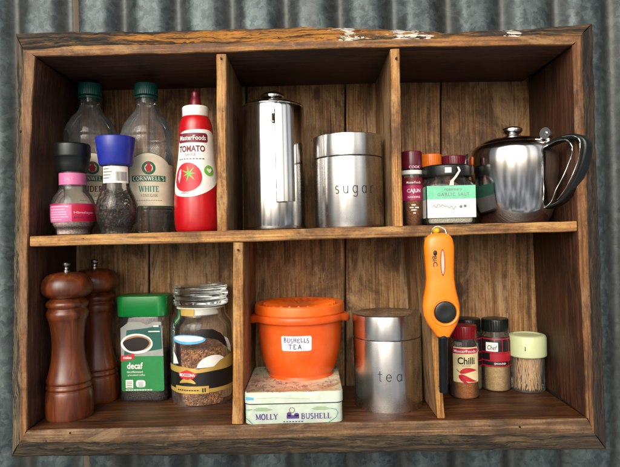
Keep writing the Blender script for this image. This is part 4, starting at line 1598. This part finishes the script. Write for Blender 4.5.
obj('patch_print', lay(poly([(UT(246), VT(398.5)), (UT(254), VT(399)), (UT(254), VT(396.6)), (UT(246), VT(395.5))]), on_flat(-TD / 2, .0003), .02, .02), M['sky_blue_ink'], lid)

# orange bowl on the tin
bY = .1135
p0 = P(301, 372, bY)
bz = tz + zt - .0004
bowl = thing('lidded_bowl', 'orange plastic bowl with sunburst lid and handwritten sticker', 'bowl', (p0.x, bY, bz))
sp = Spot(301, bY, bz, 372)
k = sp.k
body = sp.prof([(41.8, 317), (41.4, 321), (40.9, 334), (39.4, 348), (37.2, 358), (34.2, 366), (31.4, 369.6), (32.2, 371.5), (32.6, 375)], False)
zshift = -body[-1][1]
body[-1] = (body[-1][0], 0.0)
body = fillet(body, .002, 3)
obj('bowl_body', lathe(body + [(29 * k, 0), (29 * k, .002), (0, .002)], 80), M['orange_plastic'], bowl)


def lug(x, y, z, r, a):
    s = abs(math.sin(a))
    w = max(0, (s - .90) / .10)
    w = w * w * (3 - 2 * w)
    if r > 43.4 * k:
        q = 1 + .10 * w
        return x * q, y * (1 - .03 * w), z - .0040 * w
    return x, y, z


rim = fillet(sp.prof([(41.6, 311.5), (44.8, 311.8), (45.4, 313.5), (45.4, 317), (44.6, 318.4), (43.6, 318.3), (43.4, 316.5), (41.4, 316)], False), .0006, 2)
obj('rim', lathe(rim, 120, f=lug), M['orange_plastic'], bowl)
lp = sp.prof([(0, 305.0), (6, 305.0), (7, 304.6), (9, 304.4), (26, 304.8), (29, 305.2), (33, 305.4), (38, 304.6), (41, 302.0), (43.0, 301.6), (44.4, 303.2), (44.8, 310.6), (43.6, 312)], False)


def burst(x, y, z, r, a):
    if 10 * k < r < 36.2 * k:
        f = (r / k - 10) / 25
        tri = abs(((a / (2 * PI) * 26) % 1) - .5) * 2
        return x, y, z + .0062 * max(0, tri - .1) * min(1, f) ** 1.3
    return x, y, z


lp2 = lp[:2] + [(a * k, sp.z(304.8)) for a in (7, 10, 14, 18, 22, 26, 30, 33, 35.5, 35.9, 36.5)] + lp[7:]
obj('lid', lathe(fillet(lp2, .0012, 3), 240, f=burst), M['lid_orange'], bowl)
sp.fr = 40 * k
prb = [(a, b) for a, b in body]
mpb = lambda off: on_round(prb, 40 * k, -.07, off)
VB = sp.z
lb = obj('sticker', lay(rct(-.0228, VB(351), .0228, VB(336), .0025), mpb(.0004)), M['sticker'], bowl)
obj('handwriting', lay(letters('BUSHELLS', .0, VB(340.4), .038, .0066, .15, False, .12, .12), mpb(.0007), .003), M['ink_blue'], lb)
obj('handwriting', lay(letters('TEA', -.002, VB(347), .02, .0070, .15, False, .25, .08), mpb(.0007), .003), M['ink_blue'], lb)

canister(388.6, .087, z_low, 33.6, 311.8, 341.5, 411, 'tea', 'brushed steel canister engraved tea on the bottom board', w=.040, h=.0155, ty=376.5, a0=-.05)

# lighter hanging from the hook ---------------------------------------------
LY = -.0185
sp_top, sp_bot = P(438.6, 234, LY), P(444.5, 338, LY)
li = thing('gas_lighter', 'orange gas lighter with black button hanging from the yellow hook', 'lighter', tuple(sp_top))
LLc = Vector(li.location)
sec = [(438.7, 233.2, 5, .004), (438.6, 234, 8.5, .0065), (438.6, 236, 11.5, .0085), (438.6, 240, 14, .010), (438.8, 247, 15, .0108), (439.2, 258, 14.6, .011), (439.6, 270, 14, .011),
       (440, 279, 13.9, .011), (440.2, 288, 15, .0112), (440.4, 297, 17, .0115), (441, 306, 18.4, .0118), (441.6, 315, 18, .0116), (442.2, 323, 15, .011), (442.8, 330, 10.6, .0095), (443, 334.5, 7.6, .008), (443.2, 336.5, 6.4, .0066)]
rings = []
k = S(LY)
for cx, y, hw, th in sec:
    c = P(cx, y, LY) - LLc
    ring = []
    for i in range(40):
        a = 2 * PI * i / 40
        ca, sa = math.cos(a), math.sin(a)
        ex = 2 / 2.6
        ring.append((c.x + hw * k * math.copysign(abs(ca) ** ex, ca), c.y + th * math.copysign(abs(sa) ** ex, sa), c.z))
    rings.append(ring)
bm = loft(rings)
obj('lighter_body', bm, M['lighter_orange'], li, 60)
# raised ring and button
bc = P(443.2, 311, LY) - LLc


def faced(prof, c):
    bm = lathe(prof, 56)
    bm.transform(Matrix.Translation(c) @ Matrix.Rotation(math.radians(90), 4, 'X'))
    return bm


obj('button_ring', faced(fillet([(.0195, .0085), (.0198, .0112), (.0186, .0125), (.0172, .0118), (.0158, .0108), (.0157, .0085)], .0008), bc), M['lighter_orange'], li)
obj('button', faced(fillet([(0, .0136), (.006, .0138), (.0118, .0142), (.0148, .0134), (.0155, .0108)], .001), bc), M['black_plastic'], li)
wz = P(440.9, 262, LY) - LLc
pts = [(wz.x + .0022 * math.cos(a), wz.z + .0165 * math.sin(a)) for a in [2 * PI * i / 28 for i in range(28)]]
pts2 = [(wz.x + .0034 * math.cos(a), wz.z + .0185 * math.sin(a)) for a in [2 * PI * i / 28 for i in range(28)]]
obj('window_frame', lay(ringshape(pts2, pts), lambda u, v, l: (u, -.01135, v), .05, .05), M['plaid_red'], li)
obj('fuel_window', lay(poly(pts), lambda u, v, l: (u, -.0113, v), .05, .05), M['fuel_window'], li)
bcx = (P(439.3, 261, LY) - LLc).x


def bicy(x):
    return -.011 * max(0, 1 - (abs(x - bcx) / (14.4 * k)) ** 2.6) ** (1 / 2.6) - .0005


tb = text('BiC', 0, 0, .0145, .0060, .02)
tb.transform(Matrix.Rotation(math.radians(-84), 4, 'Z'))
tc = P(433.2, 261, LY) - LLc
obj('lettering', lay(tb, lambda u, v, l: (tc.x + u, bicy(tc.x + u), tc.z + v), .0012, .05), M['black_ink'], li)
bm = sphere(.0027, (tc.x + .0006, bicy(tc.x), tc.z + .0115), (1, .6, 1.4))
obj('brand_figure', bm, M['black_ink'], li)
lp = [(431.2, 240, -.0185), (431.3, 233, -.0185), (432.2, 229.3, -.017), (435, 226.9, -.012), (438, 226.3, -.012), (441.5, 227.3, -.014), (445.2, 229.6, -.017), (446.2, 233.5, -.0185), (446.3, 240, -.0185)]
obj('hanging_loop', tube([P(*q) - LLc for q in lp], .00075, 8), M['wire_white'], li)
s0, s1 = P(442.6, 334, LY) - LLc, P(443.6, 392, LY) - LLc
obj('barrel', tube([s0, s0.lerp(s1, .5), s1, s1 + Vector((0, 0, -.0006))], .0062, 24, None, True, [.0064, .0062, .006, .005]), plain('black_barrel', '14181a', .22, .4), li)
obj('barrel_collar', tube([s0 + Vector((0, 0, .002)), s0 + Vector((0, 0, -.005))], .0078, 24), M['black_plastic'], li)

# chilli jar etc --------------------------------------------------------------
g, sp, pr = spice(465, .119, z_low, 14.4, (324.5, 337, 348, 399), 'chilli_cap', 'chilli_powder', 'ground chilli jar with dark red cap and cream label', .88, .97)
sp.fr = 14 * sp.k
R = 14.4 * sp.k
mp = lambda off: on_round(pr, R, -.12, off)
V = sp.z
lb = obj('label', lay(rct(-.0225, V(382.5), .0225, V(347.5), .001), mp(.0004), .003), M['label_yellow'], g)
obj('banner', lay(poly([(-.0225, V(354)), (.019, V(353.6)), (.0212, V(350)), (.019, V(348.6)), (-.0225, V(348.6))]), mp(.0007), .003), M['crimson_label'], lb)
obj('lettering', lay(text('MasterFoods', -.002, V(351.3), .036, .0046, .01), mp(.001), .003), M['white_ink'], lb)
obj('lettering', lay(text('Chilli', 0, V(360.8), .0275, .0115, .025), mp(.0007), .003), M['black_ink'], lb)
obj('lettering', lay(text('GROUND', 0, V(365.8), .014, .0026, .01), mp(.0007), .003), M['grey_ink'], lb)


def pod(x, y, L, w, ang, bend):
    a = []
    for i in range(13):
        t = i / 12
        a.append((t * L, w * math.sin(PI * t ** .6) + bend * math.sin(PI * t)))
    for i in range(1, 12):
        t = 1 - i / 12
        a.append((t * L, -w * math.sin(PI * t ** .6) + bend * math.sin(PI * t)))
    c, s = math.cos(ang), math.sin(ang)
    return [(x + p * c - q * s, y + p * s + q * c) for p, q in a]


for i, (x, y, L, w_, an, be) in enumerate(((-.011, V(372.8), .030, .0042, .10, .003), (-.010, V(374.8), .030, .0038, -.38, -.002), (-.012, V(375.2), .022, .003, -.75, -.001))):
    obj('chilli_print', lay(poly(pod(x, y, L, w_, an, be)), mp(.0007 + .0002 * i), .003), M['red_ink' if i != 2 else 'crimson_label'], lb)
bm = bmesh.new()
stroke([(-.011, V(372)), (-.015, V(369.6))], .0012, bm, 0)
obj('stalk_print', lay(bm, mp(.0012), .003), M['leaf_green'], lb)


def chef(cx, Y, label, a0=0.0, full=True):
    g, sp, pr = spice(cx, Y, z_low, 14.4, (318, 330, 339, 391), 'black_plastic', 'tan_powder', label, .9, .93)
    sp.fr = 14 * sp.k
    R = 14.4 * sp.k
    mp = lambda off: on_round(pr, R, a0, off)
    V = sp.z
    lb = obj('label', lay(rct(-.052, V(367), .052, V(337.5)), mp(.0004), .003), M['black_label'], g)
    for y in (339.2, 352.6, 361, 366.2):
        obj('plaid_line', lay(rct(-.052, V(y + .6), .052, V(y - .6)), mp(.0007), .003), M['plaid_red'], lb)
    for x in (-.04, -.008, .004, .016, .0225, .034):
        obj('plaid_line', lay(rct(x - .0006, V(366.5), x + .0006, V(339)), mp(.0009), .003), M['plaid_red'], lb)
    obj('band', lay(rct(-.016, V(360.4), .0225, V(353.4)), mp(.0011), .003), M['plaid_red'], lb)
    obj('tag', lay(rct(-.0225, V(351.5), -.003, V(342.5), .001), mp(.0013), .003), M['white_ink'], lb)
    obj('lettering', lay(text('Chef', -.012, V(347.6), .0155, .0075, .01, .25), mp(.0016), .003), M['black_ink'], lb)
    obj('lettering', lay(text('GROUND', 0, V(363.6), .019, .0028, .01), mp(.0011), .003), M['white_ink'], lb)
    return g


chef(496.4, .158, 'black capped spice jar with red and black label beside the toothpick jar', -.03)
chef(468.5, .1665, 'black capped spice jar half hidden behind the ground chilli jar', -.5)

# toothpick jar
sp = Spot(528, .15, z_low, 392)
g = thing('toothpick_jar', 'clear jar with pale lime lid full of wooden toothpicks', 'jar', sp.loc)
k = sp.k
V = sp.z
R = 16.4 * k
obj('jar_wall', lathe(fillet([(R * .98, V(352)), (R, V(355)), (R, .002), (R * .95, 0), (0, .0012)], .0015), 64), M['plastic_clear'], g)
RL = 18.5 * k
lid = fillet([(0, V(334.6)), (RL * .66, V(334.6)), (RL * .7, V(333.6)), (RL * .93, V(334.2)), (RL, V(337)), (RL * 1.0, V(354)), (RL * .95, V(355)), (R * 1.01, V(355))], .002, 4)
lo = obj('lid', lathe(lid, 72), M['lime_cream'], g)
obj('lid_slot', lay(rct(-.0006, V(347.5), .0006, V(343.2)), on_round([(RL, -1), (RL, 1)], RL, -.45, .0003), .003), M['black_ink'], lo)
tl = V(356) - .002


def pick(Rr):
    L = .065
    a = rnd.uniform(0, 2 * PI)
    r = Rr * math.sqrt(rnd.uniform(.15, 1))
    b = a + rnd.gauss(0, .95)
    r2 = Rr * math.sqrt(rnd.uniform(.3, 1))
    p = Vector((r * math.sin(a), -r * math.cos(a), .0022 + rnd.uniform(0, .003)))
    q = Vector((r2 * math.sin(b), -r2 * math.cos(b), 0))
    hz = (q - p); hz.z = 0
    L2 = min(L, tl + .012)
    dz = math.sqrt(max(L2 * L2 - hz.length ** 2, .0004))
    q.z = p.z + dz
    return p, q


bm = bmesh.new()
tube([(0, 0, 0), (0, 0, .004), (0, 0, .058), (0, 0, .062)], .001, 6, bm, True, [.0003, .0010, .0010, .0003])
tp = obj('toothpick', bm, M['toothpick_wood'], None, 60)
TPL = 'wooden toothpick standing in the clear jar with pale lime lid'
tag(tp, TPL, 'toothpick', 'toothpicks in the jar')
for i in range(125):
    o = tp if i == 0 else tp.copy()
    if i: COL.objects.link(o)
    p, q = pick(R * .9)
    d = (q - p)
    o.location = Vector(sp.loc) + p
    o.rotation_mode = 'QUATERNION'
    o.rotation_quaternion = d.to_track_quat('Z', 'Y')
    o.scale = (1, 1, min(1, (tl + .012) / .062))

# ================================================================ LIGHT
w = bpy.data.worlds.new('World')
sc.world = w
w.use_nodes = True
nt = w.node_tree
nt.nodes.clear()
out = nt.nodes.new('ShaderNodeOutputWorld')
bg = nt.nodes.new('ShaderNodeBackground')
sky = nt.nodes.new('ShaderNodeTexSky')
sky.sky_type = 'NISHITA'
sky.sun_disc = False
SUN_EL, SUN_AZ = math.radians(32), math.radians(-20)      # azimuth from straight behind the camera, negative = left
sd = Vector((math.sin(SUN_AZ) * math.cos(SUN_EL), -math.cos(SUN_AZ) * math.cos(SUN_EL), math.sin(SUN_EL)))
sky.sun_elevation = SUN_EL
sky.sun_rotation = math.atan2(sd.x, sd.y)
sky.air_density = 1.0
sky.dust_density = 3.0
sky.ozone_density = 1.0


def wn(t, **k):
    o = nt.nodes.new(t)
    for a, b in k.items(): setattr(o, a, b)
    return o


def wl(a, b): nt.links.new(a, b)


def wm(op, a, b=0.0):
    o = wn('ShaderNodeMath', operation=op)
    for i, v in enumerate((a, b)):
        if hasattr(v, 'is_output'): wl(v, o.inputs[i])
        else: o.inputs[i].default_value = v
    return o.outputs[0]


def wstep(f, a, b):
    o = wn('ShaderNodeMapRange', interpolation_type='SMOOTHSTEP')
    wl(f, o.inputs[0])
    o.inputs[1].default_value = a
    o.inputs[2].default_value = b
    return o.outputs[0]


tcn = wn('ShaderNodeTexCoord')
sep = wn('ShaderNodeSeparateXYZ')
wl(tcn.outputs['Generated'], sep.inputs[0])
az = wm('ARCTAN2', sep.outputs[0], wm('MULTIPLY', sep.outputs[1], -1.0))     # 0 = behind the camera
el = sep.outputs[2]
hs = wn('ShaderNodeHueSaturation')
hs.inputs['Saturation'].default_value = .35
wl(sky.outputs[0], hs.inputs['Color'])
# unseen sky mask made up to shape light and reflections: openings, dark uprights, dark overhead
ramp = wn('ShaderNodeValToRGB')
stops = [(-80, .15), (-62, .2), (-57, .9), (-45, .9), (-40, .38), (-34, .38), (-29, 1.), (-18, 1.), (-13, .45), (-10, .45), (-5, 1.), (12, 1.), (17, .40), (22, .40), (27, .95), (40, .95), (45, .35), (50, .35), (56, .8), (66, .8), (74, .15)]
e = ramp.color_ramp.elements
while len(e) < len(stops): e.new(.5)
for i, (d_, v) in enumerate(stops):
    e[i].position = (d_ + 90) / 180
    e[i].color = (v, v, v, 1)
wl(wm('DIVIDE', wm('ADD', az, PI / 2), PI), ramp.inputs[0])
sepc = wn('ShaderNodeSeparateColor')
wl(ramp.outputs[0], sepc.inputs[0])
top_dim = wm('SUBTRACT', 1.0, wm('MULTIPLY', wstep(el, .62, .80), .93))
gnd = wm('ADD', .55, wm('MULTIPLY', wstep(el, -.30, -.02), .45))
mask = wm('MULTIPLY', sepc.outputs[0], top_dim)
mx = wn('ShaderNodeMix', data_type='RGBA', blend_type='MULTIPLY')
mx.inputs[0].default_value = 1
wl(hs.outputs[0], mx.inputs[6])
cmb = wn('ShaderNodeCombineColor')
for i, kx in enumerate((1.05, 1.0, .93)):
    wl(wm('MULTIPLY', mask, kx), cmb.inputs[i])
wl(cmb.outputs[0], mx.inputs[7])
# unseen yard tones added below the horizon to fill the metal reflections
nz1 = wn('ShaderNodeTexNoise')
wl(tcn.outputs['Generated'], nz1.inputs['Vector'])
nz1.inputs['Scale'].default_value = 7
nz1.inputs['Detail'].default_value = 5
yard = wn('ShaderNodeValToRGB')
ye = yard.color_ramp.elements
ye.new(.5)
for i_, (p_, c_) in enumerate(((.36, (.28, .31, .30, 1)), (.5, (.9, .95, 1.05, 1)), (.64, (2.0, 2.05, 2.15, 1)))):
    ye[i_].position = p_
    ye[i_].color = c_
wl(nz1.outputs['Fac'], yard.inputs[0])
gm = wn('ShaderNodeMix', data_type='RGBA')
wl(wstep(el, -.10, .0), gm.inputs[0])
wl(yard.outputs[0], gm.inputs[6])
wl(mx.outputs[2], gm.inputs[7])
wl(gm.outputs[2], bg.inputs[0])
bg.inputs[1].default_value = .15
wl(bg.outputs[0], out.inputs[0])

sl = bpy.data.lights.new('sun', 'SUN')
sl.energy = 1.0
sl.angle = math.radians(50)
sl.color = (1, .95, .87)
so = bpy.data.objects.new('sun', sl)
COL.objects.link(so)
so.rotation_euler = sd.to_track_quat('Z', 'Y').to_euler()

sc.view_settings.view_transform = 'Standard'
sc.view_settings.look = 'None'
sc.view_settings.exposure = 0.95
sc.view_settings.gamma = 1
cy = sc.cycles
cy.use_denoising = True
cy.max_bounces = 12
cy.transparent_max_bounces = 24
cy.transmission_bounces = 10
cy.glossy_bounces = 6
cy.caustics_refractive = False
cy.caustics_reflective = False
cy.sample_clamp_indirect = 6
bpy.context.view_layer.update()
